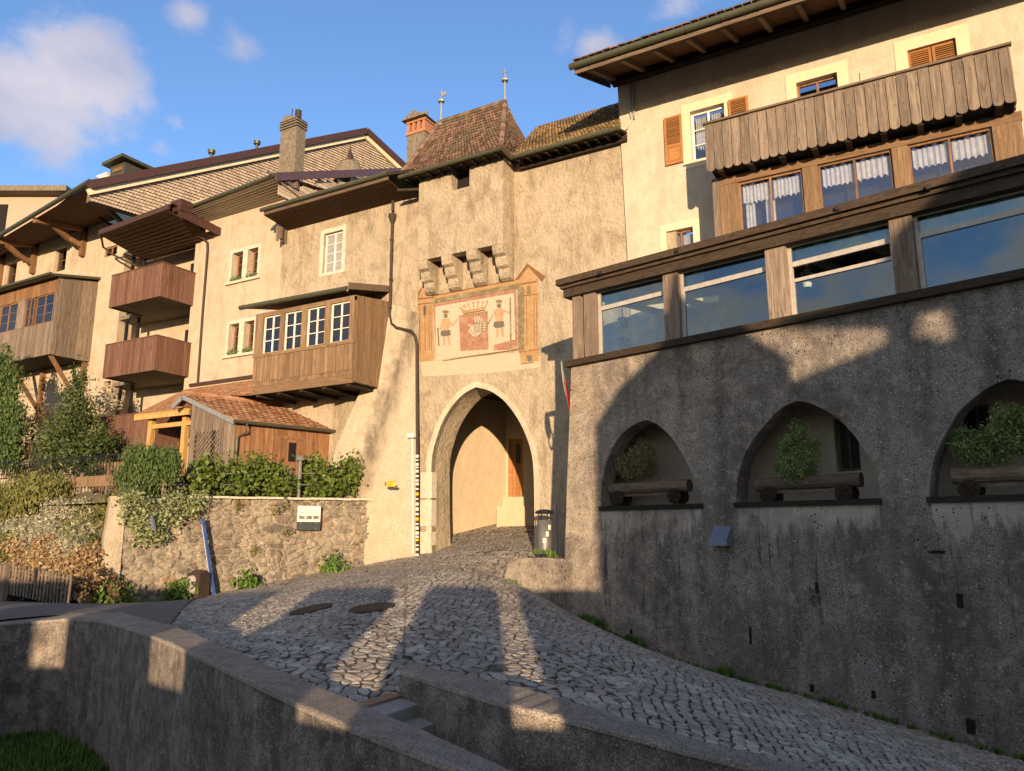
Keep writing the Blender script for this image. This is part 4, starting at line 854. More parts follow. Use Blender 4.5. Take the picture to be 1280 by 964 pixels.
for i in range(1, 5):
    a, b_ = up[i][1], up[i+1][0]; f = FT.off(-.06); zt0, zt1 = ztop(a)+.06, ztop(b_)+.06
    ztr = zS+.1+(ztop((a+b_)/2)-zS-.1)*.70; fw = .05; m = MB()
    opn = [rect(a+fw+.02, b_-fw, zS+.1+.05, ztr), [(a+fw, ztr+.09), (b_-fw, ztr+.09), (b_-fw, zt1-.1), (a+fw, zt0-.1)]]
    if i == 3: opn = [rect(a+fw+.02, b_-fw, zS+.15, ztr-.28), rect(a+fw, b_-fw, ztr-.22, ztr), opn[1]]
    panel(m, f, [(a, zS+.1), (b_, zS+.1), (b_, zt1), (a, zt0)], opn, .07); w = m.build('window', M_alu, terr)
    for lp in opn:
        if i == 3 and lp is opn[1]: continue
        m = MB(); panel(m, f, [(u+(-.02 if j in (0, 3) else .02), z+(-.02 if j < 2 else .02)) for j, (u, z) in enumerate(lp)], (), .006, -.03); m.build('pane', M_gterr, w)
    m = MB(); lp = opn[-1]
    if True:
        vs = []; fs = []; n = 40; e = a+(.35 if i < 3 else 1.5 if i == 3 else 2.5)*(1 if i > 1 else 1.3)
        for q in range(n+1):
            s = q/n; uu = a+.06+(e-a)*s; vs += [f.pt(uu, ztr+.05, -.16+.02*math.sin(s*30)), f.pt(uu, zt0-.1, -.16+.02*math.sin(s*30))]
            if q: fs.append((2*q-2, 2*q-1, 2*q+1, 2*q))
        m.add(vs, fs); m.build('pelmet_curtain', M_curtg, w)
# interior of the gallery
m = MB(); box_f(m, FT, .05, UR, zS-.3, zS-.05, -3.4, -.45); m.build('floor', M_wdark, terr)
m = MB(); box_f(m, FT, .05, UR, zS-.3, 5.3, -3.5, -3.3); m.build('inner_wall', plain('gallery_inner_wall', (.22, .22, .20), .9), terr)
m = MB()
for k in range(9): u = .5+k*1.1; m.bar(FT.pt(u, 5.05-.028*u, -.3), FT.pt(u, 5.25-.028*u, -3.3), .09, .14)
m.build('ceiling_joist', M_white, terr)
for px, py in ((778, 425), (893, 402), (1008, 345)):
    p = FT.P(px, py, -.8); t = thing('flower_pot', {778: 'small pink flowers in a pot behind the first gallery pane', 893: 'small pale flowers in a pot behind the second gallery pane', 1008: 'cluster of pale lamp shades inside the open vent'}[px], 'flowers' if px < 1000 else 'lamp', p)
    m = MB(); m.lathe(p-Vector((0, 0, .22)), [(0, 0), (.07, 0), (.1, .16), (0, .16)], 10); m.build('pot', M_white, t); m = MB(); leaves(m, [(p, (.13, .13, .1))], 60, .06); m.build('blossoms', plain('pale_blossom', (.6, .35, .35), .8), t) if px < 1000 else m.build('shade', M_curt, t)
m = MB(); box_f(m, FT, left[3][0]-.02, left[0][0]+.35, -3., topz, -4.2, -.42); m.build('side_wall', M_terr, terr)
# log planters with shrubs in the niches
def planter(pxa, pxb, dn, label, r=.12):
    a = FT.P(*pxa, dn); b = FT.P(*pxb, dn); b.z = a.z = (a.z+b.z)/2; t = thing('log_planter', label, 'planter', (a+b)/2-Vector((0, 0, .3)), 'log planters in the niches')
    d = (b-a); k = 14; m = MB(); m.tube([a+d*i/6+Vector((0, 0, R.uniform(-.01, .01))) for i in range(7)], r, 12); m.build('log', M_wgreyh, t)
    sd = Vector((FT.N[0], FT.N[1], 0))
    for s in (.14, .86):
        for q in (-1, 1):
            c = a+d*s+sd*q*(.13)+Vector((0, 0, -.2)); m = MB(); m.lathe(c-sd*.03, [(0, 0), (.13, 0), (.145, .01), (.145, .05), (.13, .06), (0, .06)], 16, sd)
            for w in range(4): an = w*math.pi/4; e = d.normalized()*math.cos(an)*.14+Vector((0, 0, math.sin(an)*.14)); m.bar(c-e+sd*.035, c+e+sd*.035, .02, .02, sd)
            m.build('wheel', M_wdark, t)
    m = MB(); m.bar(a+d*.14+Vector((0, 0, -.14)), a+d*.86+Vector((0, 0, -.14)), .08, .06); m.build('axle_beam', M_wgreyh, t); return t
planter((764, 611), (862, 607), -.25, 'short weathered log planter in the leftmost niche')
planter((947, 606), (1077, 600), -.22, 'weathered log planter on wheels in the middle niche')
planter((1191, 596), (1360, 588), -.22, 'weathered log planter on wheels in the niche cut by the right picture edge', .12)
def shrub(name, label, cat, blobs_px, fr, n, mats, nleaf, size, group=None, stem=True, up=.3, stemmat=None, aspect=1.8, base=None):
    bl = []; k = len(blobs_px)
    for (px, py, rx, ry) in blobs_px:
        p = fr.P(px, py, n); q = fr.P(px, py-ry, n); w = fr.P(px+rx, py, n); a_ = (w-p).length; b_ = (q-p).length; bl.append((p, (a_*.6, a_*.5, b_*.62)))
        for _ in range(6):
            g_ = R.uniform(.22, .42); an = R.uniform(0, 6.28); qq = R.uniform(.45, .8); bl.append((p+Vector((math.cos(an)*a_*qq, R.uniform(-.4, .4)*a_, math.sin(an)*b_*qq)), (a_*g_, a_*g_, b_*g_*1.15)))
    b = min((c.z-s[2] for c, s in bl)); c0 = sum((c for c, s in bl), Vector())/k; root = Vector((c0.x, c0.y, b if base is None else base))
    t = thing(name, label, cat, root, group)
    if stem:
        m = MB(); 
        for c, s in bl:
            for _ in range(1):
                tip = c+Vector((R.uniform(-.5, .5)*s[0], R.uniform(-.5, .5)*s[1], R.uniform(-.1, .6)*s[2])); mid = root.lerp(tip, .5)+Vector((R.uniform(-.05, .05), R.uniform(-.05, .05), .03)); m.tube([root, mid, tip], .018*(1+s[2]), 6, .005)
        m.build('stem', stemmat or M_bark, t)
    m = MB(); leaves(m, bl, nleaf, size, up=up, aspect=aspect); m.build('foliage', mats, t); return t
shrub('shrub', 'small dark browning shrub with bare twigs in the leftmost niche planter', 'shrub', [(803, 575, 16, 22), (790, 585, 14, 16), (778, 582, 8, 8), (812, 562, 8, 14)], FT, -.25, L_niche_brown, 9000, .05, 'shrubs in the log planters', aspect=2.6)
shrub('shrub', 'rounded green conifer with a brown tip in the middle niche planter', 'shrub', [(999, 578, 24, 22), (990, 562, 17, 20), (1010, 566, 18, 22), (1000, 540, 10, 16), (976, 582, 9, 9), (1003, 590, 16, 12)], FT, -.22, L_niche, 15000, .045, 'shrubs in the log planters', aspect=2.4)
shrub('shrub', 'spreading yellow-green shrub in the planter at the right picture edge', 'shrub', [(1210, 560, 16, 18), (1232, 560, 18, 22), (1262, 545, 26, 30), (1200, 545, 8, 10), (1275, 525, 16, 16)], FT, -.22, L_niche, 16000, .05, 'shrubs in the log planters', aspect=2.4)

# ================================================================== litter bin, road sign by the gate corner
pb = onY(681, 694, 16.9); t = thing('litter_bin', 'grey metal litter bin with round dark lid beside the archway', 'litter bin', pb); pb = Vector(pb); s = .017
h = 46*.0205; m = MB(); m.lathe(pb, [(0, 0), (.17, 0), (.18, .03), (.19, h*.9), (.17, h*.9), (.17, h*.7)], 20); m.build('bucket', plain('bin_metal', (.16, .155, .15), .5, .4), t, True)
m = MB(); m.lathe(pb, [(.22, h+.06), (.24, h+.08), (.22, h+.12), (.12, h+.16), (0, h+.17)], 20); m.lathe(pb, [(.22, h+.06), (0, h+.06)], 20)
for k in range(4): m.bar(pb+Vector((.16*math.cos(k*1.57), .16*math.sin(k*1.57), h*.85)), pb+Vector((.16*math.cos(k*1.57), .16*math.sin(k*1.57), h+.08)), .02, .02, (1, 0, 0))
m.build('lid', M_black, t)
m = MB(); m.tube([pb+Vector((.27, .1, -.05)), pb+Vector((.27, .1, h+.3))], .03, 8); m.build('post', M_zinc, t)
for k in range(3):
    m = MB(); m.cr = .5; an = -1.1+k*.3; c = pb+Vector((.187*math.cos(an), .187*math.sin(an), .35+.16*k)); m.box(c-Vector((.05, .012, .06)), c+Vector((.05, .004, .06))); m.build('sticker', M_white, t)
p = FT.P(709, 487, .1); t = thing('road_sign', 'red rimmed white road sign seen almost edge-on at the terrace corner', 'road sign', p+Vector((0, 0, -.5)))
d = Vector(p).normalized(); sd = d.cross(Vector((0, 0, 1))).normalized(); nrm = (sd*.995+d*-.07+Vector((0, 0, .12))).normalized()
m = MB(); m.lathe(p+Vector((-.08, 0, .25)), [(0, -.006), (.38, -.006), (.39, 0), (.38, .006), (0, .006)], 24, nrm); m.build('disc', M_white, t)
m = MB(); m.lathe(p+Vector((.0, 0, -.1)), [(.25, .008), (.33, .008), (.335, 0), (.33, -.008), (.25, -.008)], 24, nrm); m.build('rim', M_red, t)
m = MB(); m.bar(p+Vector((.02, .05, 0)), p+Vector((.12, .15, 0)), .03, .03); m.build('bracket', M_iron, t)

# ================================================================== OLD HOUSE with timber bay
old = thing('bay_house', 'old ochre house with a projecting wooden bay of white windows', 'house', (-16, 18, 0))
uA = F18.uz(352, 330)[0]; uB = bl-.02; wzt = F18.uz(420, 272)[1]+.1
ws = F18.R3((405.5, 292.5), (429, 287.5), (405, 344)); m = MB(); FO = YF(17.97)
ws = FO.R3((405.5, 292.5), (429, 287.5), (405, 342))
panel(m, FO, rect(uA, uB, -1.5, wzt), [rect(*ws)], .35); m.build('wall', M_bayh, old)
m = MB(); panel(m, FO, rect(ws[0]-.16, ws[1]+.14, ws[2]-.1, ws[3]+.16), [rect(*ws)], .02, .014); m.build('window_surround', M_stone, old)
window(FO, ws, old, M_wwhite, plain('curtained_pane', (.27, .26, .24), .25, spec=.6), .1, 2, 4, .05, .02)
# buttress: lofted, spreading towards the foot
bt = thing('buttress', 'massive sloping plaster buttress left of the archway', 'buttress', (-13.6, 17.4, -1))
rows = [((489, 380), (524, 392), 17.93, 17.9), ((481, 412), (523, 430), 17.8, 17.85), ((468, 445), (523, 470), 17.62, 17.8), ((452, 480), (523, 520), 17.4, 17.75), ((432, 520), (523, 565), 17.2, 17.72), ((414, 560), (523, 610), 17.05, 17.7), ((404, 600), (523, 650), 16.95, 17.68), ((398, 650), (524, 690), 16.85, 17.66), ((394, 715), (524, 705), 16.8, 17.64)]
vs = []; nc = 14; fs = []
for (l, r_, yl, yr) in rows:
    a = Vector(onY(*l, yl)); b = Vector(onY(*r_, yr))
    for c in range(nc+1): s = c/nc; p = a.lerp(b, s); p.y -= .18*math.sin(math.pi*s)*(18-yl)*.6; p.z = a.z*(1-s)+b.z*s; p += Vector((R.uniform(-.02, .02), R.uniform(-.03, .03), 0)); vs.append(p)
    
nr = len(rows)
for i in range(nr-1):
    for c in range(nc): k = i*(nc+1)+c; fs.append((k, k+nc+1, k+nc+2, k+1))
n0 = len(vs)
for i in range(nr): q = vs[i*(nc+1)]; vs.append(Vector((q.x-.1, 18.05, q.z)))
for i in range(nr-1): fs.append((n0+i, n0+i+1, (i+1)*(nc+1), i*(nc+1)))
def butt_mat():
    t = NT('buttress_stained'); v = t.coord(); tc = t.node('ShaderNodeTexCoord'); sp = t.node('ShaderNodeSeparateXYZ'); t.link(tc.outputs['Object'], sp.inputs[0])
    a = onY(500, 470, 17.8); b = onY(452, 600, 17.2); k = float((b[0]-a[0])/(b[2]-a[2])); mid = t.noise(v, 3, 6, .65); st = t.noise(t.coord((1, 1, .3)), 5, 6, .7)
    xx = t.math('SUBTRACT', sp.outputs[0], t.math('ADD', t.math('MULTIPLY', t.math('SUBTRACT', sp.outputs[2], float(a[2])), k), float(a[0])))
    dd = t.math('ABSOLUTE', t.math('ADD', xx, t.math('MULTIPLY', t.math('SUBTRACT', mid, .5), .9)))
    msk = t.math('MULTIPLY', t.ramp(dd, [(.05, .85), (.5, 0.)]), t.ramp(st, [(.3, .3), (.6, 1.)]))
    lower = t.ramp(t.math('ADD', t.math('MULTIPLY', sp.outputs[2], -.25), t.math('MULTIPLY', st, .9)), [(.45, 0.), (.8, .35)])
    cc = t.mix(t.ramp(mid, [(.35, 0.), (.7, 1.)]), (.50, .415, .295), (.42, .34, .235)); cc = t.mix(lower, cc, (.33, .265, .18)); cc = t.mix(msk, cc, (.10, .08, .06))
    cc = t.mix(t.ramp(t.noise(v, 26, 5, .7), [(.36, .5), (.5, 0.)]), cc, (.26, .20, .14))
    return t.fin(cc, .93, t.bump(t.math('ADD', mid, t.math('MULTIPLY', t.noise(v, 12, 5, .65), .7)), 1., .06), 0, .15)
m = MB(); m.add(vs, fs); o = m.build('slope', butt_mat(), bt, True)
sb = o.modifiers.new('sub', 'SUBSURF'); sb.levels = 2; sb.render_levels = 2
# roof of the old house
def flatroof(par, gA, gB, Yg, wA, wB, gutter, fascia, soff, pitch=.3, fh=.14, tilem=M_tile, back=22, jag=None, r=.07):
    a = PY(*gA, Yg); b = Vector(onZ(*gB, a.z)); wa = Vector(onY(*wA, 18.)); wb = Vector(onY(*wB, 18.)); wz = (wa.z+wb.z)/2
    m = MB(); m.tube([a, b], r, 10); m.build('gutter', gutter, par)
    m = MB(); m.bar(a+Vector((.1, .07, -fh*.6)), b+Vector((0, .07, -fh*.6)), .04, fh); m.build('fascia_board', fascia, par)
    wa = Vector((a.x+.15, 18.05, wz)); wb = Vector((b.x, 18.05, wz)); m = MB(); quadslab(m, a+Vector((.1, .09, -fh)), b+Vector((0, .09, -fh)), wb, wa, .03)
    L = (b-a).length; k = int(1.3/.14)
    for i in range(1, 9):
        s = i/9; p = (a+Vector((.1, .09, -fh))).lerp(wa, s); q = (b+Vector((0, .09, -fh))).lerp(wb, s); m.bar(p+Vector((0, 0, -.031)), q+Vector((0, 0, -.031)), .012, .006)
    m.build('soffit', soff, par)
    m = MB(); dy = back-a.y; z = pitch*dy; m.cr = None; tiles(m, a+Vector((0, .02, .07)), b+Vector((0, .02, .07)), Vector((b.x, back, b.z+z)), Vector((a.x, back, a.z+z)), 20, max(8, int(L/.25))); m.build('roof_tiles', tilem, par)
    return a, b, wz
ga_, gb_, gz3 = flatroof(old, (326, 263), (484, 217), 16.8, (357, 290), (487, 254), M_gutter, M_wgreyh, M_soff, .18, .16)
m = MB(); planks(m, Fr((ga_.x+.1, 16.9), (0, 1)), .55, 1.1, gz3-.5, gz3-.02, .12, -.02, .02, jit=.06); m.build('end_boards', M_wgrey, old)
m = MB(); m.bar(gb_+Vector((-.3, .0, .0)), gb_+Vector((.9, .2, -.05)), .12, .1); m.bar(Vector((gb_.x, 17.45, gz3-.08)), Vector((blk_l, 17.7, gz3-.12)), .55, .08); m.build('valley_board', M_wdark, old)
# downpipes
m = MB(); pipe(m, [F18.P(483, 224, 1.0), F18.P(486, 234, .7), F18.P(491, 243, .15), F18.P(491, 264, .12)]); m.lathe(F18.P(490.5, 279, .12), [(.05, 0), (.13, .2), (.13, .3), (.0, .3)], 8)
pipe(m, [F18.P(490.5, 279, .12), F18.P(489, 330, .12), F18.P(487.5, 394, .12), F18.P(490, 405, .14), F18.P(496, 410, .2), F18.P(514, 414, .2), F18.P(519, 420, .22), F18.P(521, 430, .2), F18.P(521.5, 560, .38), F18.P(521.5, 692, .45)], .047); 
for y in (300, 350, 385): m.lathe(F18.P(490-.02*(y-279), y, .12), [(.06, -.02), (.07, -.02), (.07, .02), (.06, .02)], 8)
m.build('downpipe', M_iron, old)
m = MB(); pipe(m, [F18.P(515.5, 545, .36), F18.P(516.5, 692, .46)], .03); m.build('white_conduit', M_white, old)
m = MB(); c = F18.P(515, 545, .45); m.box(c-Vector((.12, .06, .05)), c+Vector((.1, .06, .08))); m.bar(c, c+Vector((-.02, .3, 0)), .04, .04); m.build('junction_box', M_white, old)
yk = 566.
for k in range(24):
    yk += R.uniform(3.6, 6.8); y = yk; m = MB(); p = F18.P(521.5, y, .39+.0005*(y-560)); hh = R.uniform(.015, .045); m.lathe(p, [(.0475, -hh), (.0485, -hh), (.0485, hh), (.0475, hh)], 10)
    m.build('sticker', [M_white, M_white, M_yell, M_red, M_black][0 if k % 5 != 4 else R.randrange(1, 5)], old)
# timber bay
def corner_y(pf, pw): a = ray(*pf); b = onY(*pw, 18.); return b[0]*a[1]/a[0]
YW = corner_y((440, 372), (486, 352)); FW_ = YF(YW); bay = thing('timber_bay', None, None); bay.parent = old; bay.location = -wl(old)
b0u = FW_.uz(316.5, 470)[0]; b1u = FW_.uz(441.5, 440)[0]; zB0 = FW_.uz(443, 478)[1]; zB1 = FW_.uz(440, 428)[1]; zB2 = FW_.uz(438, 374)[1]
zs1 = FW_.uz(442.5, 462)[1]
m = MB(); planks(m, FW_, b0u, b1u, zs1, zB1, .155, .005, .03, scallop=.06, gap=.014, jit=.006); m.build('apron_boards', M_wbay, bay)
m = MB(); box_f(m, FW_, b0u-.02, b1u, zB0, zB1-.02, -.05, .0); planks(m, FW_, b0u, b1u, zs1-.14, zs1+.06, .155, .0, .012, scallop=.055, gap=.02, jit=.002); m.build('lower_fascia', M_wbayh, bay)
m = MB(); m.box((b0u-.02, YW+.06, zB0+.02), (b1u-.01, 17.96, zB0+.12)); 
for k in range(5): x = b0u+.2+k*(b1u-b0u-.4)/4; m.box((x-.07, YW+.05, zB0-.08), (x+.07, 17.96, zB0+.02))
m.build('floor', M_wdark, bay)
m = MB(); planks(m, Fr((b1u, YW), (0, 1)), .02, 17.96-YW, zB0+.05, zB2, .15, -.04, .0, gap=.014, zt=lambda u: zB2+.1+u*.14); m.build('side_boards', M_wbay, bay)
bw = [((330.5, 397), (352, 393), (330.5, 442)), ((357, 391), (379, 387.5), (357, 438)), ((385, 386), (408, 382), (385, 434)), ((414.5, 380), (439, 375.5), (414.5, 429))]
bws = [FW_.R3(*w) for w in bw]; z0m = sum(w[2] for w in bws)/4; z1m = sum(w[3] for w in bws)/4
for q, w in enumerate(bws): window(FW_, (w[0], w[1], z0m, z1m), bay, M_wwhite, M_glass, .03, 2, 3, .035, .022, curtain=M_curt if q in (1, 2) else None, curt_h=.95, drop=.35 if q in (1, 2) else 0)
m = MB(); us_ = [b0u]+[x for w in bws for x in (w[0], w[1])]+[b1u]
for i in range(0, len(us_), 2):
    if us_[i+1]-us_[i] > .02: box_f(m, FW_, us_[i], us_[i+1], zB1-.02, z1m+.12, -.08, .045)
m.build('post', M_wbay, bay)
m = MB(); box_f(m, FW_, b0u, b1u, z1m, z1m+.14, -.08, .03); box_f(m, FW_, b0u-.02, b1u+.02, zB1-.03, z0m, -.05, .06); m.build('rail', M_wbayh, bay)
a = PY(300, 385, YW-.35); b = Vector(onZ(434, 360.5, a.z)); m = MB(); m.tube([a, b], .075, 10); m.build('gutter', M_gutter, bay)
m = MB(); quadslab(m, a+Vector((0, .02, .06)), b+Vector((.12, .02, .06)), Vector((b.x+.12, 17.96, b.z+.52)), Vector((a.x, 17.96, a.z+.52)), .08); m.build('roof', M_wgreyh, bay)
m = MB(); m.bar(b+Vector((.1, -.05, .05)), Vector((b.x+.1, 18, b.z+.5)), .05, .2); m.build('verge_board', M_wgreyh, bay)
m = MB(); pipe(m, [b+Vector((0, 0, -.05)), F18.P(442, 379, .7), F18.P(452, 382, .55), F18.P(487, 394, .14)], .04); m.build('downpipe', M_gutter, bay)

# ================================================================== MIDDLE HOUSE
mid = thing('middle_house', 'smooth ochre house with twin windows and a broad pale soffit', 'house', (-20, 18, 0)); FMd = YF(17.94)
uM0 = FMd.uz(243, 400)[0]; uM1 = uA+.05
tw = [FMd.R3((291, 317), (304.5, 314), (291, 352)), FMd.R3((310.5, 312), (323.5, 309), (310.5, 348)), FMd.R3((287, 406), (299.5, 404), (287, 444)), FMd.R3((306, 402), (318.5, 400), (306, 441))]
tw[1] = (tw[1][0], tw[1][1], tw[0][2], tw[0][3]); tw[3] = (tw[3][0], tw[3][1], tw[2][2], tw[2][3])
wzm = FMd.uz(300, 268)[1]+.1
m = MB(); panel(m, FMd, rect(uM0, uM1, -1, wzm), [rect(*w) for w in tw], .35); m.build('wall', M_left, mid)
for k in (0, 2):
    a, b = tw[k], tw[k+1]; m = MB(); panel(m, FMd, rect(a[0]-.13, b[1]+.13, a[2]-.02, a[3]+.13), [rect(*a), rect(*b)], .02, .014); m.build('window_surround', M_stone, mid)
    m = MB(); box_f(m, FMd, a[0]-.2, b[1]+.2, a[2]-.12, a[2]-.03, 0, .1); m.build('window_sill', M_stone, mid)
    m = MB(); 
    for w in (a, b):
        for i in range(12): u = w[0]+(w[1]-w[0])*R.random(); box_f(m, FMd, u-.008, u+.008, w[2], w[2]+.14, .02, .035)
        box_f(m, FMd, w[0]-.05, w[1]+.1, w[2]+.06, w[2]+.08, .02, .04)
    m.build('flower_rail', plain('green_rail', (.10, .16, .05), .6), mid)
    m = MB(); leaves(m, [(FMd.pt((w[0]+w[1])/2, w[2]+.1, -.02), (.28, .08, .10 if k else .05)) for w in (a, b)], 260 if k else 120, .05); m.build('window_plants', L_vine, mid)
for w in tw: window(FMd, w, mid, M_wora, M_glass, .24, 1, 3, .06, .02)
gA2, gB2, gz2 = flatroof(mid, (229, 262), (343, 219), 17.1, (262, 284), (368, 241), M_gutter, M_wsoff, M_wsoff, .2, .06)
m = MB(); planks(m, Fr((gB2.x-.04, 16.5), (0, 1)), .0, 1.5, gB2.z-.05, gB2.z+.1, .13, -.03, .0, jit=.04, zt=lambda u: gB2.z+.05+u*.2); m.build('end_boards', M_wgrey, mid)
FGm = Fr((gB2.x, 16.3), (0, 1)); q0 = FGm.uz(345, 221); 
m = MB(); a = FGm.P(345, 221, .03); b = FGm.P(505, 214, .03); m.bar(a, b, .05, .28); m.build('verge_flashing', M_purple, mid)
g = [FGm.uz(352, 222), FGm.uz(352, 300), FGm.uz(505, 260), FGm.uz(505, 216)]; m = MB(); fr2 = FGm.off(-.1)
rowsN = 16
zlo = g[0][1]-.6
for i in range(rowsN):
    z0_, z1_ = zlo+i*.14, zlo+i*.14+.16; uu = g[0][0]
    while uu < g[3][0]:
        w_ = R.uniform(.5, 1.4); m.hexa([fr2.pt(uu, z0_, .0), fr2.pt(min(uu+w_, g[3][0]), z0_, .0), fr2.pt(min(uu+w_, g[3][0]), z0_, -.03), fr2.pt(uu, z0_, -.03), fr2.pt(uu, z1_, -.02), fr2.pt(min(uu+w_, g[3][0]), z1_, -.02), fr2.pt(min(uu+w_, g[3][0]), z1_, -.05), fr2.pt(uu, z1_, -.05)]) if z1_ < g[0][1]+(g[3][1]-g[0][1])*(uu-g[0][0])/(g[3][0]-g[0][0]) else None; uu += w_+.004
m.build('gable_boards', M_shing, mid)
m = MB(); pipe(m, [gA2+Vector((.05, 0, -.05)), gA2+Vector((.05, .02, -.35)), F18.P(240, 292, .5), F18.P(254, 298, .2), F18.P(259, 303, .15), F18.P(259.5, 312, .12), F18.P(253, 395, .1), F18.P(247, 482, .1)], .045); m.build('downpipe', M_iron, mid)
# tall chimney on it
t = thing('tall_chimney', 'tall weathered concrete chimney with slatted head above the pale soffit', 'chimney', PY(362, 214, 20.)); c0 = PY(349, 215, 20.); c1 = PY(369, 213, 20); zt_ = PY(363, 161, 20.).z; zb = c0.z-1.0
w = c1.x-c0.x; m = MB(); m.box((c0.x, 19.95, zb), (c1.x, 20.45, zt_)); m.build('stack', M_chim, t)
m = MB()
for k in range(3): z = zt_+.02+k*.12; m.box((c0.x-.05, 19.9, z), (c1.x+.05, 20.5, z+.06))
m.box((c0.x+.06, 20.0, zt_), (c1.x-.06, 20.4, zt_+.36))
m.add([(c0.x-.05, 19.9, zt_+.36), (c1.x+.05, 19.9, zt_+.36), (c1.x+.05, 20.5, zt_+.36), (c0.x-.05, 20.5, zt_+.36), (c0.x+w*.3, 19.9, zt_+.62), (c0.x+w*.3, 20.5, zt_+.62)], [(0, 3, 2, 1), (0, 1, 4), (2, 3, 5), (1, 2, 5, 4), (3, 0, 4, 5)]); m.build('slatted_head', M_chim, t)
m = MB(); m.tube([(c0.x+w*.75, 20.2, zt_+.4), (c0.x+w*.75, 20.2, zt_+.85)], .13, 10); m.tube([(c0.x+w*.35, 20.2, zt_+.5), (c0.x+w*.35, 20.2, zt_+1.05)], .02, 6); m.build('flue', M_iron, t)

# ================================================================== BALCONY HOUSE and BIG-EAVED HOUSE
bh = thing('balcony_house', 'pale house with three brown wooden balconies stacked in a recess', 'house', (-27, 18, 0)); FBh = YF(17.98)
uW = FBh.uz(128, 330)[0]; rL = FBh.uz(152, 360)[0]; rR = FBh.uz(241, 350)[0]
zTop = FBh.uz(180, 305)[1]+1.2
w5 = FBh.R3((131.5, 310), (147, 306), (131, 322)); w6 = FBh.R3((130, 477), (139, 476), (130, 487))
m = MB(); panel(m, FBh, rect(uW, uM0+.02, -2, zTop), [rect(rL, rR, -1.5, zTop-1.3), rect(*w5), rect(*w6)], .3); m.box((rL-.3, 18.95, -2), (rR+.3, 19.8, zTop)); m.box((rL-.3, 18.28, -2), (rL, 18.95, zTop)); m.box((rR, 18.28, -2), (rR+.3, 18.95, zTop)); m.build('wall', M_left, bh)
window(FBh, w5, bh, M_wora, rows=1, depth=.05); window(FBh, w6, bh, M_wora, rows=1, depth=.2)
def bcn(L1, L2, Mt, Mb, Rt, label=None):
    Y = corner_y(Mb, Rt); f = YF(Y); u0 = f.uz(*L2)[0]; u1 = f.uz(*Mb)[0]; z0 = f.uz(*Mb)[1]; z1 = f.uz(*Mt)[1]
    b = thing('balcony', None, None); b.parent = bh; b.location = -wl(bh)
    m = MB(); planks(m, f, u0, u1, z0, z1, .15, -.03, 0, jit=.0, gap=.008); planks(m, Fr((u1, Y), (0, 1)), 0, 17.98-Y, z0, z1, .15, -.03, 0, jit=0, gap=.008); planks(m, Fr((u0, Y), (0, 1)), 0, 17.98-Y, z0, z1, .15, -.03, 0, jit=0, gap=.008)
    m.box((u0-.02, Y-.03, z1), (u1+.02, Y+.05, z1+.03)); m.box((u1-.05, Y, z1), (u1+.03, 17.98, z1+.03)); m.build('balustrade', M_wbalc, b)
    m = MB(); m.box((u0+.03, Y+.03, z0+.05), (u1-.03, 18.95, z0+.22)); m.build('floor', M_chim, b)
    return Y, u0, u1, z0, z1
B1 = bcn((137, 347), (136, 386), (201, 329), (200, 370), (242, 380)); B2 = bcn((131, 434), (128, 475), (195, 419.5), (192.5, 462.5), (236, 472)); B3 = bcn((122.5, 524), (119.5, 566), (188, 515), (186, 558), (228, 566))
m = MB()
for a in (rL+.35, rL+1.1): m.box((a-.05, 18.1, -1), (a+.05, 18.2, zTop-.6))
m.box((rR-1.3, 18.8, B1[3]+.2), (rR-.3, 18.93, B1[3]+2.2)); m.box((rR-1.3, 18.8, B2[3]+.2), (rR-.3, 18.93, B2[3]+2.2)); m.build('balcony_post', M_black, bh)
m = MB()
for z in (zTop-1.35, B1[3]+.05, B2[3]+.05): m.box((rL+.004, 18.02, z+.03), (rR-.004, 18.947, z+.19))
m.build('slab', M_chim, bh)
YC = B1[0]-.3; a = PY(125, 293, YC); b = Vector(onZ(209, 262, a.z)); wz5 = FBh.uz(200, 318)[1]
m = MB(); quadslab(m, a+Vector((0, .05, 0)), b+Vector((0, .05, 0)), Vector((b.x+.3, 18, wz5+.05)), Vector((a.x+.2, 18, wz5+.05)), .04)
for i in range(1, 10): s = i/10; m.bar((a+Vector((0, .05, -.045))).lerp(Vector((a.x+.2, 18, wz5)), s), (b+Vector((0, .05, -.045))).lerp(Vector((b.x+.3, 18, wz5)), s), .01, .006)
m.build('canopy_soffit', M_soff, bh)
m = MB(); m.bar(a+Vector((-.05, 0, .08)), b+Vector((.1, 0, .08)), .08, .2); m.box((b.x-.1, YC, b.z-.02), (b.x+.45, YC+.5, b.z+.42)); m.bar(b+Vector((.35, .2, -.1)), Vector((b.x+.6, 18, wz5+.2)), .06, .3); quadslab(m, a+Vector((0, 0, .2)), b+Vector((.3, 0, .2)), Vector((b.x+.3, 18.3, wz5+.5)), Vector((a.x, 18.3, wz5+.5)), .04); m.build('canopy_edge', M_copper, bh)
m = MB(); pipe(m, [a+Vector((.05, 0, 0)), F18.P(129, 309, .9), F18.P(140, 318, .7), F18.P(176, 335, .25)], .04); m.build('downpipe', M_iron, bh)

